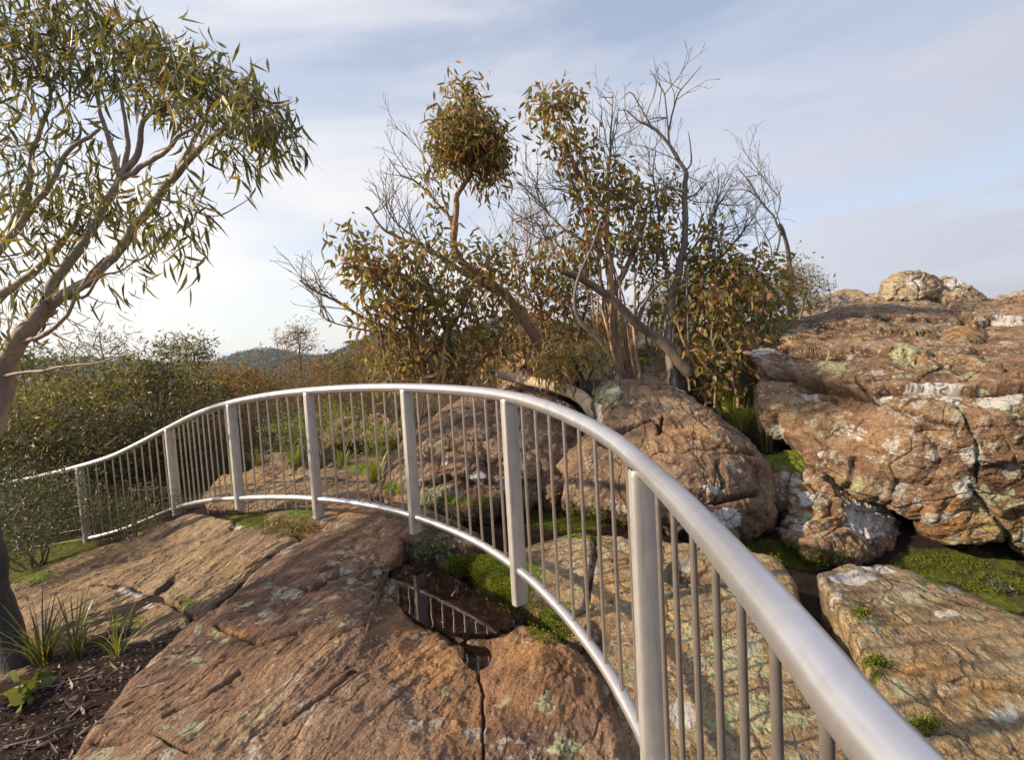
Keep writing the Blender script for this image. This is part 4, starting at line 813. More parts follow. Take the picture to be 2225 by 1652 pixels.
for (x, y, rx, ry, n) in [(x_, y_, a_, b_, int(n_*(.5 if 240 < y_ < 480 and x_ < 330 else .78))) for (x_, y_, a_, b_, n_) in [(60, 30, 120, 55, 60), (190, 40, 90, 45, 50), (290, 75, 70, 42, 42), (360, 130, 60, 40, 38), (430, 160, 70, 40, 40), (500, 190, 60, 45, 40), (550, 228, 50, 50, 40), (580, 280, 32, 48, 30), (470, 300, 50, 38, 22), (540, 290, 40, 30, 16),
                          (40, 140, 80, 60, 44), (130, 140, 70, 50, 34), (230, 150, 60, 40, 26), (330, 200, 70, 34, 24), (60, 250, 80, 50, 26), (180, 290, 70, 40, 16), (90, 360, 90, 40, 30), (200, 380, 70, 36, 20), (40, 440, 70, 40, 26), (130, 450, 80, 36, 30), (230, 460, 60, 34, 26), (300, 400, 50, 40, 12), (330, 470, 50, 34, 18), (400, 500, 30, 30, 12), (390, 400, 40, 30, 10),
                          (270, 590, 36, 30, 10), (230, 640, 24, 20, 5), (390, 560, 16, 18, 5), (40, 560, 60, 40, 14), (60, 640, 60, 50, 16), (20, 700, 50, 50, 18), (120, 530, 60, 30, 16), (430, 420, 20, 16, 3), (20, 360, 50, 60, 20), (0, 80, 60, 80, 30), (-80, 250, 90, 200, 60), (420, 220, 60, 40, 18), (300, 130, 60, 40, 22)]]:
    cl.append((x, y, 4.1 - .5*max(0, (x-250))/350., rx, ry, .42, n))
tree('gum_tree', 'tall gum leaning in from the left edge with smooth pink-grey forking trunk, drooping leaves', 'tree', limbs, cl, M_leafA, M_barkG, ll=.18, lw=.023, per=6, droop=1.3, seed=5, spread=.09, step=.10)

# --- dark trunk at the lower left with its crown outside the picture
dk = [([(40, 1500, 2.45), (18, 1400, 2.5), (-2, 1300, 2.52), (-22, 1200, 2.55), (-45, 1080, 2.6)], .072, .052), ([(-45, 1080, 2.6), (-200, 900, 2.5), (-400, 700, 2.3)], .045, .02), ([(-45, 1080, 2.6), (-160, 850, 3.0), (-330, 660, 3.2)], .04, .02)]
rs_ = np.random.default_rng(8)
tree('gum_tree', 'dark rough-barked tree trunk rising at the lower left corner', 'tree', dk, [(-420, 850, 2.3, 220, 170, .6, 120), (-420, 640, 2.9, 220, 160, .6, 90)], M_leafA, M_barkK, ll=.12, lw=.03, per=7, seed=8, spread=.1)

# --- central trees
CT = 'trees behind the fence'
tree('gum_tree', 'slender leaning gum with a dense ball of leaves at its top, twigs on its left', 'tree',
     [(LZ([(1195, 800), (1175, 757), (1140, 700), (1105, 648), (1050, 603), (1005, 568), (986, 520), (990, 460), (1000, 410), (1018, 378)], 6.7, 6.4), .082, .030),
      (LZ([(1018, 378), (1010, 330), (1000, 270), (1005, 215)], 6.4, 6.4), .028, .008), (LZ([(1018, 378), (1050, 350), (1070, 310)], 6.4, 6.3), .022, .008),
      (LZ([(1080, 630), (1020, 600), (960, 560), (915, 528), (870, 518), (830, 495), (805, 460)], 6.5, 6.1), .045, .010),
      (LZ([(986, 520), (975, 470), (940, 430), (900, 392), (870, 380), (845, 345)], 6.5, 6.3), .022, .006), (LZ([(980, 480), (960, 420), (955, 360), (935, 330)], 6.5, 6.5), .015, .005),
      (LZ([(915, 528), (880, 500), (850, 470), (830, 430)], 6.2, 6.0), .016, .005)],
     [(1015, 315, 6.4, 80, 60, .42, 240), (1005, 260, 6.4, 60, 46, .35, 100), (1000, 205, 6.4, 40, 30, .25, 30), (1060, 370, 6.4, 42, 40, .3, 34), (1060, 300, 6.4, 40, 50, .3, 60), (1075, 340, 6.4, 34, 34, .3, 40), (960, 300, 6.4, 34, 40, .3, 30),
      (840, 440, 6.1, 55, 55, .3, 60, 1), (880, 480, 6.1, 60, 34, .3, 45, 1), (870, 370, 6.2, 40, 36, .3, 26, 1), (925, 360, 6.3, 26, 50, .2, 20, 1), (930, 400, 6.3, 22, 18, .2, 6), (945, 440, 6.3, 24, 20, .2, 6), (960, 510, 6.3, 24, 20, .2, 6)],
     M_leafB, M_barkO, ll=.14, lw=.034, per=6, seed=15, group=CT, spread=.10, twigmat=M_barkD, tip=.003, minr=.0035)
tree('gum_tree', 'low spreading multi-stemmed gum thicket with a bare dead branch reaching left', 'tree',
     [(LZ([(925, 850), (915, 790), (905, 730), (870, 660), (820, 600), (790, 560)], 6.0, 5.8), .05, .012), (LZ([(930, 850), (950, 760), (1000, 680), (1040, 600), (1080, 540)], 6.2, 6.4), .05, .012),
      (LZ([(940, 850), (900, 760), (850, 720), (790, 690), (730, 655), (680, 630), (650, 610)], 6.0, 5.6), .032, .006), (LZ([(850, 720), (780, 715), (720, 700), (690, 680)], 5.9, 5.6), .014, .004), (LZ([(955, 850), (985, 780), (960, 700), (930, 620), (900, 560)], 6.2, 6.2), .04, .010),
      (LZ([(960, 850), (1030, 800), (1080, 740), (1110, 680)], 6.3, 6.5), .03, .01)],
     [(780, 545, 5.8, 45, 55, .3, 36), (830, 590, 5.9, 80, 65, .4, 80), (900, 600, 6.0, 80, 60, .45, 80), (870, 665, 5.9, 90, 55, .45, 90), (960, 660, 6.1, 90, 60, .5, 95), (900, 740, 6.0, 90, 60, .45, 90), (860, 790, 5.9, 55, 40, .35, 45), (1000, 740, 6.2, 90, 60, .5, 85), (960, 810, 6.2, 110, 30, .4, 55), (1060, 560, 6.5, 70, 45, .4, 55), (1060, 640, 6.5, 70, 50, .4, 55), (950, 540, 6.2, 60, 36, .3, 28), (1080, 720, 6.5, 60, 60, .4, 50), (765, 500, 5.8, 16, 16, .1, 5), (800, 700, 5.8, 40, 30, .3, 18),
      (690, 620, 5.6, 50, 48, .3, 60, 1), (720, 700, 5.7, 40, 20, .2, 16, 1), (670, 630, 5.6, 34, 30, .2, 30, 1)],
     M_leafB, M_barkO, ll=.135, lw=.042, per=5, seed=22, stems=18, dense=.85, group=CT, spread=.12, twigmat=M_barkD, tip=.003, minr=.0035)
tree('gum_tree', 'upright gum with orange bark in the middle of the thicket, leafy top leaning left', 'tree',
     [(LZ([(1345, 845), (1342, 780), (1332, 720), (1330, 650), (1325, 580), (1318, 510), (1308, 450), (1275, 395), (1235, 335), (1210, 280)], 6.4, 6.2), .068, .018),
      (LZ([(1318, 500), (1320, 420), (1325, 350), (1328, 280), (1332, 200)], 6.3, 6.2), .028, .006), (LZ([(1308, 450), (1340, 410), (1380, 380)], 6.3, 6.3), .02, .008), (LZ([(1275, 395), (1262, 330), (1240, 260), (1230, 210)], 6.3, 6.1), .02, .006),
      (LZ([(1325, 570), (1280, 530), (1230, 500), (1180, 450), (1160, 400)], 6.3, 6.2), .022, .006), (LZ([(1330, 640), (1370, 560), (1400, 480), (1385, 430)], 6.4, 6.6), .045, .012), (LZ([(1230, 500), (1180, 520), (1130, 490), (1100, 460)], 6.3, 6.2), .014, .005)],
     [(1195, 235, 6.1, 48, 42, .25, 42), (1235, 215, 6.1, 36, 32, .25, 26), (1215, 290, 6.1, 42, 30, .25, 24), (1250, 340, 6.2, 40, 34, .3, 26), (1290, 400, 6.2, 50, 40, .3, 34), (1350, 400, 6.3, 48, 44, .35, 50), (1380, 450, 6.4, 44, 36, .3, 34), (1280, 470, 6.3, 50, 40, .3, 30), (1330, 520, 6.4, 70, 44, .4, 45), (1390, 520, 6.5, 50, 50, .35, 40), (1270, 560, 6.4, 60, 40, .4, 36), (1200, 520, 6.3, 30, 24, .2, 10), (1220, 620, 6.5, 70, 40, .4, 40), (1180, 580, 6.4, 50, 30, .3, 24), (1270, 300, 6.2, 26, 30, .2, 12),
      (1330, 250, 6.2, 34, 60, .2, 45, 1), (1185, 400, 6.2, 46, 56, .3, 60, 1), (1170, 480, 6.2, 70, 44, .3, 60, 1), (1105, 480, 6.2, 24, 40, .2, 14, 1), (1360, 330, 6.2, 40, 46, .2, 26, 1), (1240, 420, 6.2, 50, 60, .3, 50, 1), (1330, 330, 6.3, 30, 70, .2, 50, 1), (1300, 620, 6.5, 80, 60, .4, 60, 1), (1130, 440, 6.2, 40, 50, .2, 26, 1)],
     M_leafB, M_barkO, ll=.12, lw=.044, per=5, seed=33, stems=12, dense=.95, group=CT, spread=.09, twigmat=M_barkD, tip=.003, minr=.0035)
tree('gum_tree', 'gum whose tall bare grey crown reaches highest, right of the orange-barked one', 'tree',
     [(LZ([(1462, 850), (1457, 780), (1452, 700), (1462, 640), (1478, 570)], 6.3, 6.6), .082, .048), (LZ([(1478, 570), (1490, 500), (1487, 430), (1490, 372)], 6.6, 6.65), .046, .034), (LZ([(1490, 372), (1455, 315), (1415, 275), (1380, 255), (1355, 235)], 6.65, 6.6), .028, .005),
      (LZ([(1455, 315), (1450, 270), (1445, 210), (1430, 180), (1412, 150)], 6.7, 6.5), .014, .004), (LZ([(1452, 290), (1462, 240), (1475, 200), (1500, 170), (1524, 142)], 6.7, 6.5), .014, .004), (LZ([(1490, 372), (1502, 350), (1498, 300), (1495, 285)], 6.7, 6.7), .014, .005),
      (LZ([(1415, 275), (1390, 230), (1370, 200), (1350, 215)], 6.7, 6.5), .012, .004), (LZ([(1445, 560), (1432, 480), (1420, 380), (1425, 330)], 6.8, 6.6), .02, .006), (LZ([(1478, 570), (1520, 520), (1560, 450), (1590, 400)], 6.8, 6.7), .02, .006), (LZ([(1465, 650), (1540, 590), (1600, 520), (1640, 470)], 6.8, 6.8), .02, .006)],
     [(1435, 440, 6.7, 50, 50, .35, 46), (1430, 520, 6.8, 50, 50, .4, 46), (1500, 560, 6.8, 60, 50, .4, 46), (1400, 590, 6.8, 50, 40, .4, 30), (1540, 500, 6.7, 34, 30, .3, 18), (1560, 560, 6.8, 40, 34, .3, 24),
      (1440, 200, 6.6, 45, 50, .3, 34, 1), (1500, 180, 6.5, 26, 36, .2, 14, 1), (1390, 260, 6.6, 52, 40, .3, 45, 1), (1410, 320, 6.6, 40, 40, .3, 26, 1), (1475, 400, 6.7, 40, 60, .3, 40, 1), (1540, 440, 6.7, 60, 50, .3, 60, 1), (1590, 440, 6.7, 50, 60, .3, 55, 1), (1600, 530, 6.8, 60, 40, .3, 45, 1), (1530, 380, 6.7, 36, 30, .3, 16, 1), (1370, 210, 6.5, 16, 26, .2, 10, 1), (1420, 430, 6.7, 50, 80, .3, 60, 1), (1500, 620, 6.8, 90, 60, .3, 70, 1), (1620, 480, 6.8, 40, 60, .3, 40, 1)],
     M_leafB, M_barkD, ll=.12, lw=.042, per=5, seed=44, stems=7, dense=.9, group=CT, spread=.09, twigmat=M_barkD, tip=.003, minr=.0035)
tree('dead_tree', 'dead grey snag with a snapped top at the right end of the thicket', 'tree',
     [(LZ([(1712, 700), (1718, 650), (1720, 600), (1712, 550), (1702, 505), (1694, 488)], 7.6, 7.5), .045, .022), (LZ([(1700, 510), (1680, 470), (1655, 440), (1635, 405), (1610, 372)], 7.5, 7.3), .018, .004), (LZ([(1696, 500), (1688, 545), (1660, 580), (1630, 600)], 7.5, 7.3), .018, .006), (LZ([(1660, 445), (1690, 425), (1700, 402)], 7.4, 7.3), .008, .003)],
     [(1640, 400, 7.3, 50, 34, .3, 45, 1), (1680, 420, 7.3, 30, 24, .2, 16, 1), (1660, 500, 7.3, 40, 34, .2, 22, 1), (1600, 400, 7.2, 26, 30, .2, 16, 1)], M_leafB, M_barkD, seed=55, group=CT, twigmat=M_barkD, tip=.003, minr=.0035)
tree('gum_tree', 'dense low green and rust-leaved gum bush against the left end of the big outcrop', 'tree',
     [(LZ([(1560, 880), (1550, 800), (1545, 720), (1530, 640)], 6.4, 6.4), .045, .012), (LZ([(1570, 880), (1600, 780), (1640, 700), (1660, 640)], 6.6, 6.8), .04, .01), (LZ([(1555, 880), (1500, 780), (1470, 700)], 6.3, 6.3), .03, .01), (LZ([(1640, 700), (1690, 660), (1710, 620)], 6.8, 7.0), .02, .008)],
     [(1560, 590, 6.6, 80, 45, .4, 80), (1640, 600, 6.8, 70, 45, .4, 75), (1690, 640, 7.0, 45, 45, .4, 48), (1520, 650, 6.5, 80, 50, .45, 85), (1600, 660, 6.7, 90, 50, .45, 95), (1550, 720, 6.5, 80, 45, .4, 85), (1640, 700, 6.9, 70, 34, .3, 55), (1530, 780, 6.3, 60, 40, .35, 55), (1560, 840, 6.2, 45, 30, .3, 34), (1600, 770, 6.4, 34, 34, .3, 26), (1480, 700, 6.6, 50, 50, .4, 36), (1420, 660, 6.9, 50, 40, .4, 30), (1615, 570, 6.8, 30, 20, .3, 16)],
     M_leafB, M_barkO, ll=.115, lw=.046, per=5, seed=66, stems=22, dense=.85, group=CT, spread=.12, tip=.003, minr=.0035)
tree('gum_tree', 'small gum sapling with drooping leaves just behind the rail, between the boulders', 'tree',
     [(LZ([(1285, 880), (1275, 840), (1255, 800), (1235, 765)], 5.5, 5.4), .035, .012), (LZ([(1275, 840), (1290, 800), (1320, 770)], 5.5, 5.5), .02, .008)],
     [(1225, 775, 5.3, 55, 32, .3, 40), (1280, 765, 5.4, 50, 26, .3, 26), (1215, 815, 5.3, 34, 24, .25, 20), (1180, 790, 5.4, 20, 16, .2, 8)],
     M_leafB, M_barkK, ll=.15, lw=.026, per=5, seed=77, group=CT, spread=.08)
tree('gum_tree', 'brown tangled gum regrowth between the leaning gum and the orange-barked gum', 'tree',
     [(LZ([(1215, 830), (1200, 760), (1180, 690), (1160, 600), (1150, 540)], 7.2, 7.2), .03, .008), (LZ([(1220, 830), (1250, 750), (1270, 680), (1290, 620)], 7.2, 7.2), .03, .01)],
     [(1150, 640, 7.2, 60, 50, .4, 50), (1200, 680, 7.2, 60, 50, .4, 50), (1250, 660, 7.2, 60, 50, .4, 40), (1130, 710, 7.2, 50, 40, .4, 36), (1230, 730, 7.1, 50, 36, .4, 36), (1290, 700, 7.2, 40, 40, .3, 24), (1090, 600, 7.3, 60, 60, .4, 50), (1130, 760, 7.2, 60, 40, .4, 40), (1060, 780, 7.2, 60, 40, .4, 36), (1330, 760, 7.2, 50, 40, .3, 24), (1150, 520, 7.2, 40, 60, .3, 60, 1), (1230, 560, 7.2, 60, 60, .3, 70, 1), (1200, 640, 7.2, 90, 50, .4, 60, 1)],
     M_leafBr, M_barkO, ll=.12, lw=.036, per=6, seed=88, stems=14, dense=.8, group=CT, spread=.10)
# thick grey limbs and leaning dead stem
def wood(name, label, pts, r0, r1, mat, cat='dead branch', ns=14, knots=.12, group=None, extra=()):
    mb = MB()
    for (pp, a, b) in [(pts, r0, r1)]+list(extra):
        p = spline([P1(q) for q in pp], 60); rr = np.linspace(a, b, 60)*(1+knots*fbm(p, 7, 3, .5, 3)); rr[0] *= .8; rr[-1] *= .7; mb.add(*tube(p, rr, ns))
    b0 = P1(pts[0]); return tag(mb.build(name, mat, base=b0), label, cat, group)
wood('fallen_limb', 'thick grey limb slanting up to the left with a broken end, behind the central boulder', [(1500, 815, 6.2), (1440, 745, 6.2), (1385, 705, 6.1), (1335, 655, 6.0), (1270, 610, 5.9), (1215, 588, 5.8)], .074, .036, M_barkF, extra=[([(1385, 705, 6.1), (1400, 660, 6.1), (1430, 620, 6.2), (1480, 600, 6.2)], .03, .01)])
wood('dead_sapling', 'sinuous dead grey stem curving up in front of the orange-barked gum', [(1350, 835, 5.8), (1310, 750, 5.8), (1262, 700, 5.75), (1248, 655, 5.7), (1258, 600, 5.7), (1285, 540, 5.75), (1305, 480, 5.8)], .032, .011, M_barkD)
wood('fallen_log', 'pale peeled fallen log lying across the rocks behind the handrail', [(1075, 812, 6.3), (1130, 825, 5.9), (1200, 838, 5.6), (1260, 862, 5.35), (1300, 905, 5.1)], .05, .085, M_log, cat='log')

# ------------------------------------------------------------------ shrubs and scrub
def shrub(name, label, cat, base, h, wdt, nat, per, leafmat, bark, ll, lw, droop, seed, group=None, spread=.05, bare=0.0, nst=6, low=.2, segs=3):
    rs = np.random.default_rng(seed); base = np.asarray(base, float); limbs = []
    for k in range(nst):
        a = rs.uniform(0, 2*math.pi); q = rs.uniform(.15, .7)*wdt
        e = base+np.array([math.cos(a)*q, math.sin(a)*q, h*rs.uniform(.6, .95)]); mid = base*.5+e*.5+rs.normal(size=3)*wdt*.12
        limbs.append(([base+rs.normal(size=3)*.03*np.array([1, 1, 0])-np.array([0, 0, .1]), mid, e], .007*h+.004, .003))
    q = rs.normal(size=(nat, 3)); q /= np.linalg.norm(q, axis=1)[:, None]; q *= (rs.uniform(0, 1, nat)**(1/2.2))[:, None]
    lump = 1+.25*fbm(q*1.0+seed, 1.7, 2, .5, seed)
    T0 = base+np.array([0, 0, h*(.5+low*.5)])+q*lump[:, None]*np.array([wdt, wdt, h*(.5-low*.4)])
    global ell
    old = ell; ell = lambda c, r: T0
    th, tw, T, D, K = grow(limbs, [(0,)*7], rs, sides=3, tip=.002, minr=.0025); ell = old
    r = thing(name, base, label, cat, group); wood_mesh(th, tw, bark, bark, r, base, 'stem')
    keep = rs.uniform(size=len(T)) > bare
    add_leaves(r, T[keep], D[keep], leafmat, ll, lw, per, droop, spread, rs, segs=segs)
    return r
def gpt(x, y_px, Z):     # ground point under photo column x at depth Z
    p = P(x, y_px, Z); return np.array([p[0], p[1], gz(p[0], p[1])])
# near left shrubs in front of and beside the fence end
S1 = shrub('tea_tree_shrub', 'fine-leaved dark green shrub growing over the far left end of the railing', 'shrub', gpt(50, 1000, 5.1), 1.10, .72, 480, 15, M_scrubG, M_barkD, .035, .009, .1, 101, spread=.055, bare=.06, nst=9)
S2 = shrub('tea_tree_shrub', 'low fine-leaved green shrub in front of the far railing panel', 'shrub', gpt(275, 1000, 4.95), .60, .50, 240, 15, M_scrubG, M_barkD, .03, .008, .1, 102, spread=.045, bare=.05)
S3 = shrub('tea_tree_shrub', 'dark green shrub at the left edge below the railing', 'shrub', gpt(-60, 1000, 4.2), 1.2, .6, 420, 20, M_scrubG, M_barkD, .035, .009, .1, 103, spread=.045, bare=.1)
S4 = shrub('heath_bush', 'bright yellow-green bush seen between the third and fourth posts', 'bush', gpt(690, 900, 7.2), .85, .75, 280, 14, M_bright, M_barkD, .04, .009, -.3, 104, spread=.05)
S5 = shrub('heath_bush', 'yellow-green bush with upright sprigs behind the fourth post, left of the middle boulder', 'bush', gpt(828, 900, 6.2), .55, .34, 110, 14, M_bright, M_barkD, .04, .008, -.3, 105, spread=.045)
S6 = shrub('heath_bush', 'small green bush on the far rocks beyond the highest part of the rail', 'bush', gpt(735, 880, 9.2), .9, .6, 130, 12, M_bright, M_barkD, .04, .010, -.2, 106, spread=.05)
S7 = shrub('heath_bush', 'olive-green bush beyond the second panel from the left', 'bush', gpt(610, 920, 8.2), .95, .7, 170, 12, M_scrubG, M_barkD, .04, .010, -.1, 107, spread=.05)
# scrub belt: three prototypes, copied
SG = 'scrub behind the fence'
protoA = shrub('gum_shrub', 'olive-leaved gum shrub, tallest on the left behind the railing end', 'shrub', gpt(110, 900, 7.6), 2.25, 1.25, 420, 8, M_scrub, M_barkD, .105, .026, .7, 201, SG, spread=.10)
protoB = shrub('heath_shrub', 'reddish-brown twiggy heath shrub behind the second post', 'shrub', gpt(520, 900, 10.5), 1.7, 1.1, 330, 10, M_heath, M_barkD, .055, .012, .1, 202, SG, spread=.07, bare=.25)
protoC = shrub('dense_shrub', 'dark dense shrub just behind the first railing panel', 'shrub', gpt(330, 900, 7.6), 1.6, .95, 420, 9, M_darkscrub, M_barkD, .075, .020, .5, 203, SG, spread=.07)
rs = np.random.default_rng(77)
near_spots = [(-60, 7.2, 'A', 1.0), (40, 9.0, 'A', 1.1), (190, 8.6, 'A', .95), (240, 7.2, 'C', .9), (290, 9.6, 'A', .95), (390, 8.8, 'C', 1.0), (440, 8.4, 'B', .7), (130, 6.7, 'C', .9), (20, 6.6, 'C', 1.0), (560, 9.4, 'B', .75), (350, 11.5, 'A', 1.0), (450, 11.0, 'B', 1.0), (640, 11.5, 'B', .95), (720, 12.5, 'B', .9), (800, 11.5, 'B', .9), (90, 11.5, 'A', 1.25), (860, 13.5, 'B', 1.0), (200, 12.5, 'A', 1.2), (580, 13, 'A', .85), (680, 15, 'B', 1.1), (300, 14, 'A', 1.15), (500, 14.5, 'B', 1.15), (400, 16, 'A', 1.1), (780, 16, 'A', .95), (900, 10, 'B', .8)]
word = {'A': 'olive-leaved gum shrub', 'B': 'reddish-brown heath shrub', 'C': 'dark dense shrub'}
where = ['at the left edge', 'behind the shrub at the left edge', 'beyond the leftmost panel', 'low behind the leftmost panel', 'second row beyond the leftmost panel', 'behind the second post from the left', 'beside the second panel', 'behind the wires at far left', 'lowest at the left edge', 'beyond the third post', 'in the middle row left of the pale little tree', 'in the middle row under the pale little tree', 'below the hill skyline, nearer one', 'right of the thin orange tree', 'left of the gum thicket', 'below the big leaning trunk', 'just left of the thicket and far back', 'in the far row left', 'below the thin orange tree', 'far row near the thin orange tree', 'far row left of the pale little tree', 'far row below the hill', 'far row behind the pale little tree', 'far row near the thicket', 'tucked behind the thicket stems']
for i, (x, Z, k, s) in enumerate(near_spots):
    pr = {'A': protoA, 'B': protoB, 'C': protoC}[k]; p = gpt(x, 850, Z)
    copy_tree(pr, p.tolist(), rs.uniform(0, 6.28), s*rs.uniform(.85, 1.35)*(1.0 if Z < 8 else 1.12 if Z < 12 else 1.2), f"{word[k]} {where[i]}", SG)
# far scrub belt, individually placed copies
protoD = shrub('wattle_shrub', 'loose bright olive wattle shrub rising in front of the middle scrub', 'shrub', gpt(470, 900, 13), 2.3, 1.2, 300, 9, leaf_mat('wattle_leaf', [(0, (.08, .10, .03)), (.5, (.17, .18, .05)), (1, (.30, .26, .09))]), M_barkD, .09, .022, .4, 204, SG, spread=.10, bare=.1)
for i, (x, Z, k, s) in enumerate([(20, 10, 'C', 1.45), (150, 10.5, 'A', 1.25), (260, 11.5, 'C', 1.5), (100, 14, 'D', 1.45), (330, 13, 'A', 1.3), (-40, 13, 'D', 1.5), (230, 16, 'C', 1.9), (60, 18, 'A', 1.7), (380, 18, 'D', 1.35), (300, 20, 'A', 1.6), (700, 18, 'B', 1.5), (560, 19, 'B', 1.4), (830, 17, 'D', 1.1), (170, 8.2, 'D', .8), (300, 8.4, 'B', 1.0), (420, 9.6, 'B', 1.15), (480, 12.5, 'B', 1.3), (600, 15, 'B', 1.35), (740, 14, 'B', 1.2)]):
    pr = {'A': protoA, 'B': protoB, 'C': protoC, 'D': protoD}[k]; p = gpt(x, 850, Z)
    nm = {'A': 'tall olive gum shrub', 'B': 'rusty twiggy heath shrub', 'C': 'dark-leaved dense shrub', 'D': 'loose bright olive wattle shrub'}[k]
    pl = ['under the leaning gum limb', 'below the wispy sapling', 'right of the wispy sapling, dark', 'behind the big gum trunk', 'left of the pale little tree', 'at the left edge behind the gum', 'far left middle, darkest', 'far left on the skyline', 'beside the pale little tree', 'on the skyline left of the pale tree', 'under the cone-shaped tree', 'below the bare sapling', 'against the thicket', 'just above the leftmost rail', 'above the second panel of rail', 'above the third post', 'behind the third post, far', 'between bare sapling and orange tree', 'left of the gum thicket, rusty'][i]
    copy_tree(pr, p.tolist(), rs.uniform(0, 6.28), s, f'{nm} {pl}', SG)
k = 0
for i in range(90):
    x = rs.uniform(-150, 1150); Z = rs.uniform(17, 46); p = gpt(x, 800, Z); pr = ([protoA, protoD, protoA, protoC] if x < 420 else [protoB, protoB, protoD, protoB])[int(rs.integers(4))]
    if x > 900 and Z < 24: continue
    copy_tree(pr, p.tolist(), rs.uniform(0, 6.28), (rs.uniform(1.1, 1.9) if x < 420 else rs.uniform(1.2, 2.0)), 'distant scrub bush in the belt below the skyline', 'distant scrub bushes')
for i in range(26):     # right side behind the thicket
    x = rs.uniform(1150, 1760); Z = rs.uniform(9.5, 16); p = gpt(x, 750, Z); pr = [protoA, protoB][int(rs.integers(2))]
    copy_tree(pr, p.tolist(), rs.uniform(0, 6.28), rs.uniform(.5, .75), 'scrub bush growing in the background of the gum thicket', 'scrub bushes behind the thicket')
# named little trees of the middle distance
def smalltree(name, label, x, ytop, Z, wpx, cl, leafmat, bark, seed, ll, lw, per=5, lean=0, rad=.05, dead=False):
    b = gpt(x+lean, 850, Z); top = P(x, ytop, Z)
    limbs = [([b-np.array([0, 0, .1]), b*.5+top*.5+np.array([.1, 0, 0]), top], rad, rad*.25)]; rs = np.random.default_rng(seed)
    c2 = [(cx, cy, Z, rx, ry, rx*Z/FPX*.8, n, kd) for (cx, cy, rx, ry, n, kd) in cl]
    th, tw, T, D, K = grow(limbs, c2, rs, step=.3, tip=.006, minr=.008, sides=3)
    r = thing(name, b, label, 'tree'); wood_mesh(th, tw, bark, bark, r, b); add_leaves(r, T[K == 0], D[K == 0], leafmat, ll, lw, per, .3, .16, rs, segs=3)
smalltree('gum_tree', 'pale green round-crowned little tree on the skyline left of the hill', 415, 745, 15, 60, [(400, 760, 60, 26, 90, 0), (430, 780, 34, 26, 50, 0), (370, 750, 34, 14, 30, 0), (440, 745, 20, 16, 20, 0)], M_scrub, M_barkO, 301, .16, .04, lean=25, per=6)
smalltree('she_oak_tree', 'thin rusty-orange tree rising above the scrub in front of the hill', 645, 705, 17, 50, [(650, 722, 26, 16, 50, 0), (625, 740, 26, 14, 40, 0), (660, 752, 30, 10, 34, 0), (640, 780, 24, 12, 20, 0)], M_heath, M_barkK, 302, .12, .03, per=8)
smalltree('dead_tree', 'bare thin dead sapling left of the rusty-orange tree', 566, 742, 16, 20, [(566, 760, 14, 22, 20, 1)], M_heath, M_barkD, 303, .1, .03, rad=.03)
smalltree('dead_tree', 'bare twiggy sapling touching the rusty-orange tree on its left', 598, 715, 16.5, 20, [(600, 740, 12, 34, 24, 1)], M_heath, M_barkD, 304, .1, .03, rad=.03)
smalltree('she_oak_tree', 'small cone-shaped rusty tree beside the left side of the thicket', 792, 735, 15, 20, [(790, 760, 16, 22, 50, 0), (795, 790, 24, 20, 50, 0)], M_heath, M_barkK, 305, .12, .03, per=7)
smalltree('gum_tree', 'wispy willow-leaved sapling above the scrub beside the big gum trunk', 215, 720, 9, 40, [(220, 740, 60, 26, 60, 0), (170, 760, 40, 26, 30, 0), (250, 770, 40, 20, 30, 0)], M_leafA, M_barkD, 306, .16, .016, per=4, rad=.03)
smalltree('gum_tree', 'small pale-topped tree at the right foot of the dead snag', 1738, 590, 10.5, 40, [(1735, 610, 30, 26, 60, 0), (1720, 580, 14, 26, 26, 0), (1750, 640, 26, 20, 34, 0)], M_scrub, M_barkD, 307, .11, .03, per=5, rad=.03)
smalltree('dead_tree', 'tiny bare sapling against the sky on the ridge right of the thicket', 1797, 612, 11.5, 30, [(1800, 618, 28, 13, 40, 1), (1780, 650, 20, 10, 12, 1)], M_heath, M_barkD, 308, .1, .03, rad=.02)

for i, (x, yt, Z, wd, mt, lab) in enumerate([(40, 755, 8.5, 44, M_leafA, 'leafy sapling poking above the scrub beside the gum trunk'), (120, 770, 10, 36, M_scrub, 'olive sapling breaking the scrub skyline left of the wispy sapling'), (300, 778, 11, 34, M_scrub, 'round-topped sapling between the wispy sapling and the pale little tree'), (350, 795, 9, 30, M_darkscrub, 'dark small sapling left of the pale little tree'), (480, 795, 13, 30, M_heath, 'rusty sapling right of the pale little tree'), (535, 800, 12, 26, M_heath, 'small rusty sapling under the bare sapling'), (700, 780, 14, 32, M_heath, 'rusty sapling between the orange tree and the thicket'), (745, 775, 12, 30, M_scrub, 'olive sapling left of the cone-shaped tree')]):
    smalltree('sapling', lab, x, yt, Z, wd, [(x, yt+16, wd, 18, 44, 0), (x-8, yt+44, wd*1.1, 24, 44, 0), (x+wd*.5, yt+34, wd*.6, 18, 20, 0)], mt, M_barkD, 320+i, .12 if Z < 11 else .14, .03, per=5, rad=.025)
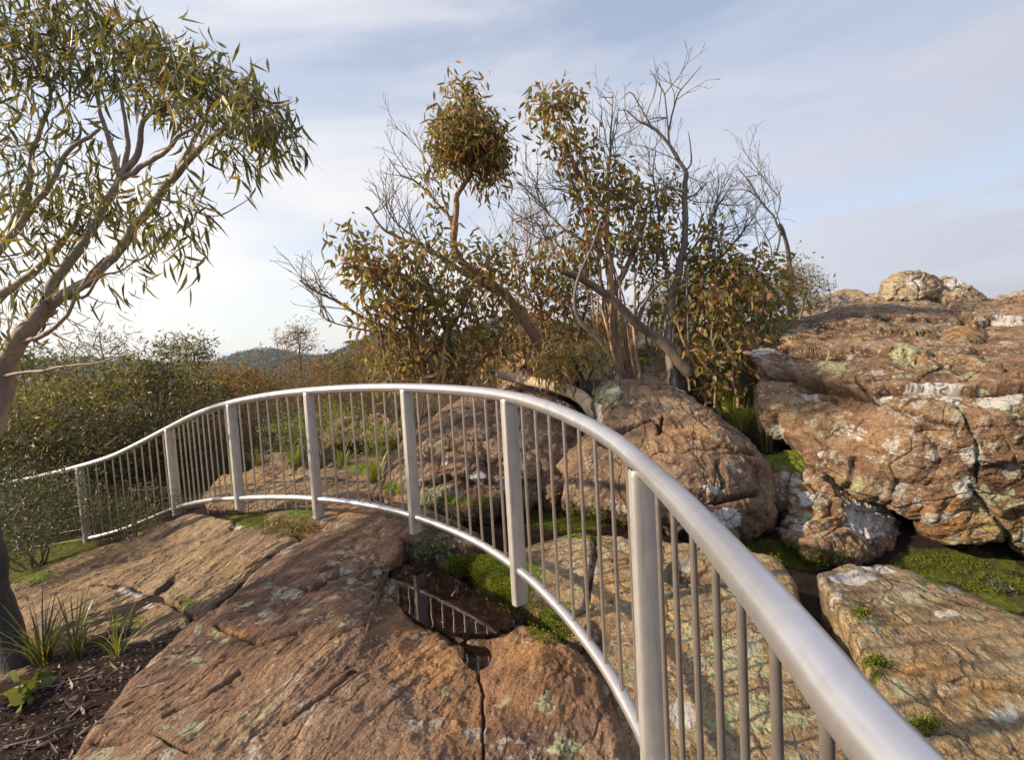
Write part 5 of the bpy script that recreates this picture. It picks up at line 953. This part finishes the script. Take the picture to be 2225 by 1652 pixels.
# distant forest: one mass of crowns on the slopes and hills
def far_forest(name, n, rmin, rmax, size, leaf, label, seed, q=26, az1=-2):
    rs = np.random.default_rng(seed); az = rs.uniform(-52, az1, n)*math.pi/180; r = np.exp(rs.uniform(math.log(rmin), math.log(rmax), n))
    X = r*np.sin(az); Y = r*np.cos(az); Z = ground(X, Y); s = size*rs.uniform(.6, 1.3, n)
    d = rs.normal(size=(n*q, 3)); d /= np.linalg.norm(d, axis=1)[:, None]; d *= (rs.uniform(0, 1, n*q)**.4)[:, None]
    pos = np.repeat(np.stack([X, Y, Z+s*.62], 1), q, 0)+d*np.repeat(s, q)[:, None]*np.array([.55, .55, .5]); ls = np.repeat(s, q)
    V, F = leaves(pos, rs.normal(size=(n*q, 3)), ls*leaf, ls*leaf*.75, segs=3, rs=rs)
    tag(mesh_obj(name, V, F, M_farcrown, base=(0, 200, -10), smooth=False), label, kind='stuff')
far_forest('distant_woodland', 1700, 50, 400, 4.2, .11, 'bushland covering the valley below the hills', 401, q=170)
far_forest('hill_woodland', 9000, 400, 1700, 9.0, .34, 'eucalypt forest covering the distant blue hills', 402, q=24, az1=4)

# ------------------------------------------------------------------ ground plants, moss, litter
dg = bpy.context.evaluated_depsgraph_get(); dg.update()
def drop(x, y, zmax=12):
    """first surface hit by the sight line through a photo point"""
    d = P(x, y, 1.0)-CAM; d /= np.linalg.norm(d)
    ok, loc, nrm, idx, ob, mw = scene.ray_cast(dg, Vector(CAM.tolist()), Vector(d.tolist()), distance=60)
    return (np.array(loc), np.array(nrm), ob) if ok else (None, None, None)
ROCKY = ('rock_slab', 'boulder', 'rock_outcrop', 'ground', 'water')
last_hit = ['']
def drop_rock(x, y):
    d = P(x, y, 1.0)-CAM; d /= np.linalg.norm(d); org = CAM.copy()
    for _ in range(400):
        ok, loc, nrm, idx, ob, mw = scene.ray_cast(dg, Vector(org.tolist()), Vector(d.tolist()), distance=60)
        if not ok: return None, None
        if ob.name.split('.')[0] in ROCKY:
            last_hit[0] = ob.name.split('.')[0]; return np.array(loc), np.array(nrm)
        org = np.array(loc)+d*.004
    return None, None
def down_rock(X, Y, z=3.0):
    org = np.array([X, Y, z])
    for _ in range(60):
        ok, loc, nrm, idx, ob, mw = scene.ray_cast(dg, Vector(org.tolist()), Vector((0, 0, -1)), distance=12)
        if not ok: return None, None, None
        if ob.name.split('.')[0] in ROCKY: return np.array(loc), np.array(nrm), ob.name.split('.')[0]
        org = np.array(loc)-np.array([0, 0, .004])
    return None, None, None
def blades(base, n, h, spread, width, rs, lean=.6, segs=7, droop=.9):
    V = []; F = []; k = 0
    for i in range(n):
        a = rs.uniform(0, 2*math.pi); l = h*rs.uniform(.5, 1.1); le = lean*rs.uniform(.2, 1.0); dirh = np.array([math.cos(a), math.sin(a), 0])
        p0 = base+np.array([math.cos(a), math.sin(a), 0])*rs.uniform(0, spread)*.3; side = np.array([-math.sin(a), math.cos(a), 0]); side = side+rs.normal(size=3)*.25
        side /= np.linalg.norm(side); w = width*rs.uniform(.6, 1.2)
        for s in range(segs+1):
            t_ = s/segs; c = p0+np.array([0, 0, l])*(t_-.5*droop*le*t_*t_*t_)+dirh*l*le*(t_**1.6); ww = w*(1-t_**2.2)*.5+.0003
            V += [c-side*ww, c+side*ww]
            if s: F.append([k+2*s-2, k+2*s-1, k+2*s+1, k+2*s])
        k += 2*(segs+1)
    return np.array(V), np.array(F)
def tussock(name, label, x, y, n, h, w, mat, seed, spread=.12, lean=.7, group='grass tussocks'):
    loc, nr = drop_rock(x, y)
    if loc is None: return
    rs = np.random.default_rng(seed); V, F = blades(loc-np.array([0, 0, .02]), n, h, spread, w, rs, lean)
    tag(mesh_obj(name, V, F, mat, base=loc, smooth=False), label, 'grass', group)
tussock('grass_tussock', 'dark strap-leaved tussock in the lower left, beside the dark trunk', 95, 1440, 70, .42, .008, M_grass, 1, .15, 1.1)
tussock('grass_tussock', 'upright strap-leaved tussock right of the dark trunk, on the leaf litter edge', 165, 1432, 50, .40, .008, M_grass, 2, .14, .8)
tussock('grass_tussock', 'straw-coloured sparse tussock trailing over the litter left of the domed slab', 255, 1425, 22, .34, .005, M_grassY, 3, .1, 1.1)
tussock('grass_tussock', 'tall bright tussock at the left foot of the middle boulder', 815, 1045, 90, .36, .009, M_grassY, 4, .2, .7)
tussock('grass_tussock', 'bright green tussock in the gap left of the big outcrop, nearest one', 1665, 975, 110, .45, .010, M_grass, 5, .4, .7)
tussock('grass_tussock', 'bright green tussock under the gum bush in the gap', 1610, 930, 110, .42, .010, M_grassY, 6, .5, .7)
tussock('grass_tussock', 'sunlit green tussock deepest in the gap beside the outcrop', 1580, 885, 90, .4, .010, M_grassY, 7, .5, .7)
tussock('grass_tussock', 'thin grass tuft at the far left foot of the gum thicket', 870, 930, 60, .35, .008, M_grassY, 8, .3, .7)
tussock('grass_tussock', 'green grass tuft beyond the bars at the foot of the bright bush', 640, 1005, 80, .3, .009, M_grassY, 21, .3, .7)
tussock('grass_tussock', 'yellowish grass tuft left of the fourth post on the rock shelf', 745, 1010, 80, .28, .009, M_grassY, 22, .3, .8)
tussock('grass_tussock', 'grass tuft against the small angular ledge behind the bars', 780, 975, 90, .32, .010, M_grassY, 23, .4, .8)
tussock('grass_tussock', 'dull grass tuft at the far end of the ochre rock shelf', 560, 1010, 80, .3, .010, M_grass, 24, .3, .8)
# broad-leaved weed
def rosettes(name, label, x, y, n, ll, lw, mat, seed, up=.5, cat='plant', spread=.05):
    loc, nr = drop_rock(x, y)
    if loc is None: return
    rs = np.random.default_rng(seed); pos = loc+rs.normal(size=(n, 3))*spread*np.array([1, 1, .25])+np.array([0, 0, .02]); d = rs.normal(size=(n, 3)); d[:, 2] = np.abs(d[:, 2])*up
    V, F = leaves(pos, d, ll, lw, rs=rs); tag(mesh_obj(name, V, F, mat, base=loc, smooth=False), label, cat)
rosettes('weed', 'pale lime broad-leaved weed in the lower left corner', 50, 1515, 26, .075, .055, M_weed, 11, spread=.055)
rosettes('weed', 'small bright green weed at the left edge on the dark litter', 8, 1440, 12, .05, .04, M_weed, 12)
rosettes('fern', 'grey-green ferny plant hanging beside the pool under the lower rail', 935, 1192, 700, .03, .008, M_fern, 13, .9, 'fern', .065)
rosettes('fern', 'small ferny plant at the shaded foot of the middle boulder', 960, 1150, 400, .03, .008, M_fern, 14, .9, 'fern', .06)
rosettes('moss_plant', 'small grey-green sprig at the far right under the outcrop', 2170, 1280, 300, .03, .008, M_fern, 15, .9, 'plant', .05)
# moss: dense tiny tufts over the cushions, one clump each
M_moss_b = leaf_mat('lime_moss_tuft', [(0, (.12, .15, .015)), (.5, (.27, .32, .025)), (1, (.42, .46, .06))], rough=.7, spec=.2)
def moss(label, spots, seed, dens=1.0, name='moss_clump', mat=None):
    rs = np.random.default_rng(seed); Pp = []; Nn = []
    for (x, y, rx, ry, n) in spots:
        n = int(n*dens)
        for _ in range(n):
            a = rs.uniform(0, 6.283); q = math.sqrt(rs.uniform()); loc, nr = drop_rock(x+rx*q*math.cos(a), y+ry*q*math.sin(a))
            if loc is not None: Pp.append(loc); Nn.append(nr)
    if not Pp: return
    Pp = np.array(Pp); Nn = np.array(Nn); lump = .010*np.clip(fbm(Pp, 9, 3, .5, seed)+.5, 0, 1.2)
    k = 12; pos = np.repeat(Pp, k, 0)+rs.normal(size=(len(Pp)*k, 3))*.012; ll = np.repeat(lump, k); pos = pos+np.repeat(Nn, k, 0)*(ll*rs.uniform(0, 1, len(ll)))[:, None]
    d = np.repeat(Nn, k, 0)*.9+np.array([0, 0, .5])+rs.normal(size=pos.shape)*.6
    V, F = leaves(pos, d, .011, .006, segs=3, rs=rs)
    tag(mesh_obj(name, V, F, mat or M_moss_t, base=Pp.mean(0), smooth=False), label, 'moss', 'moss cushions')
moss('bright lime moss cushion beside the dark pool', [(1020, 1228, 60, 22, 420), (1075, 1262, 50, 28, 360), (1120, 1290, 26, 24, 120)], 1, mat=M_moss_b)
moss('darker moss cushion around the foot of the short post', [(1110, 1300, 34, 34, 220), (1170, 1330, 40, 40, 180), (1195, 1375, 50, 24, 160)], 2)
moss('moss bank below the third post from the left', [(620, 1152, 60, 18, 220), (590, 1130, 70, 10, 120), (670, 1140, 24, 14, 60)], 3)
moss('bright moss bank left of the far post, under the shrub', [(110, 1190, 90, 24, 240), (40, 1225, 60, 20, 140)], 4)
moss('thin moss along the inner side of the sloping lower rail', [(270, 1135, 60, 16, 140)], 5)
moss('moss ledge under the central boulder behind the bars', [(1230, 1120, 90, 20, 260), (1200, 1150, 60, 10, 90), (1330, 1130, 50, 12, 90)], 6)
moss('moss strip at the foot of the lichened boulder under the overhang', [(1650, 1190, 110, 12, 220), (1780, 1210, 60, 14, 120), (1720, 1212, 50, 10, 90)], 7)
moss('moss mat on the shelf right of the crevice below the outcrop', [(2050, 1230, 110, 20, 240), (2150, 1270, 80, 20, 160)], 8)
moss('small moss tuft on the ochre slab nearest the crevice edge', [(1868, 1338, 18, 9, 34)], 9)
moss('small moss tuft low on the ochre slab at bottom right', [(2010, 1578, 34, 14, 60)], 10)
moss('moss tuft where the orange seam meets the crevice', [(1900, 1442, 30, 9, 46)], 11)
# leaf litter
def litter():
    rs = np.random.default_rng(55); Pp = []; Nn = []
    for (x, y, rx, ry, n) in [(130, 1560, 220, 110, 1300), (270, 1440, 190, 60, 700), (420, 1350, 70, 18, 110), (970, 1290, 90, 50, 60), (1240, 870, 200, 40, 120), (90, 1180, 120, 40, 120), (330, 1120, 120, 20, 60), (1600, 1180, 120, 14, 40), (700, 1010, 200, 20, 60)]:
        for _ in range(n):
            a = rs.uniform(0, 6.283); q = math.sqrt(rs.uniform()); xx, yy = x+rx*q*math.cos(a), y+ry*q*math.sin(a); loc, nr = drop_rock(xx, yy)
            if loc is None or (last_hit[0] not in ('ground', 'water') and rs.uniform() > .12): continue
            Pp.append(loc+nr*.006); Nn.append(nr)
    Pp = np.array(Pp); Nn = np.array(Nn); d = rs.normal(size=Pp.shape); d = d-Nn*(d*Nn).sum(1)[:, None]*.9
    big = rs.uniform(size=len(Pp)) < .10
    V1, F1 = leaves(Pp[big], d[big], .065, .013, rs=rs); V2, F2 = leaves(Pp[~big], d[~big], .022, .004, rs=rs)
    mb = MB().add(V1, F1).add(V2, F2); tag(mb.build('leaf_litter', M_litter, base=Pp.mean(0), smooth=False), 'fallen gum leaves and bark scraps on the soil', kind='stuff')
litter()
def twigs():
    rs = np.random.default_rng(56); k = 0
    for (x, y, ln, lab) in [(230, 1375, .32, 'pale dead twig lying behind the tussock'), (520, 1330, .16, 'short twig on the crack left of the domed slab'), (250, 1560, .22, 'grey twig on dark litter low at the left'), (140, 1490, .28, 'long dry twig beside the lime weed'), (350, 1480, .2, 'thin twig along the edge of the domed slab'), (100, 1600, .25, 'crooked twig in the bottom left corner')]:
        loc, nr = drop_rock(x, y)
        if loc is None: continue
        a = rs.uniform(-.6, .6); d = np.array([math.cos(a), math.sin(a), 0]); pts = [loc+d*ln*(t_-.5)+rs.normal(size=3)*.012+np.array([0, 0, .018]) for t_ in np.linspace(0, 1, 6)]
        for p in pts:
            l2, n2, nm = down_rock(p[0], p[1], loc[2]+.3)
            if l2 is not None: p[2] = l2[2]+.008
        tag(MB().add(*tube(spline(pts, 24), np.linspace(.0045, .0018, 24), 6)).build('twig', M_barkD, base=loc), lab, 'twig', 'fallen twigs')
twigs()

# ------------------------------------------------------------------ air
def haze():
    m = bpy.data.materials.new('haze_air'); m.use_nodes = True; t = m.node_tree; t.nodes.clear()
    o = N(t, 'ShaderNodeOutputMaterial'); v = N(t, 'ShaderNodeVolumePrincipled'); v.inputs['Density'].default_value = .00013
    v.inputs['Color'].default_value = (.72, .84, 1.0, 1); v.inputs['Anisotropy'].default_value = .2; L(t, v.outputs[0], o.inputs['Volume'])
    a, zb, zt = 9600, -120, 160
    V = [(x, y, z) for z in (zb, zt) for (x, y) in ((-a, -a), (a, -a), (a, a), (-a, a))]
    tag(mesh_obj('haze', V, np.array([[0, 3, 2, 1], [4, 5, 6, 7], [0, 1, 5, 4], [1, 2, 6, 5], [2, 3, 7, 6], [3, 0, 4, 7]]), m, smooth=False), 'thin bluish haze over the distant hills', kind='stuff')
haze()
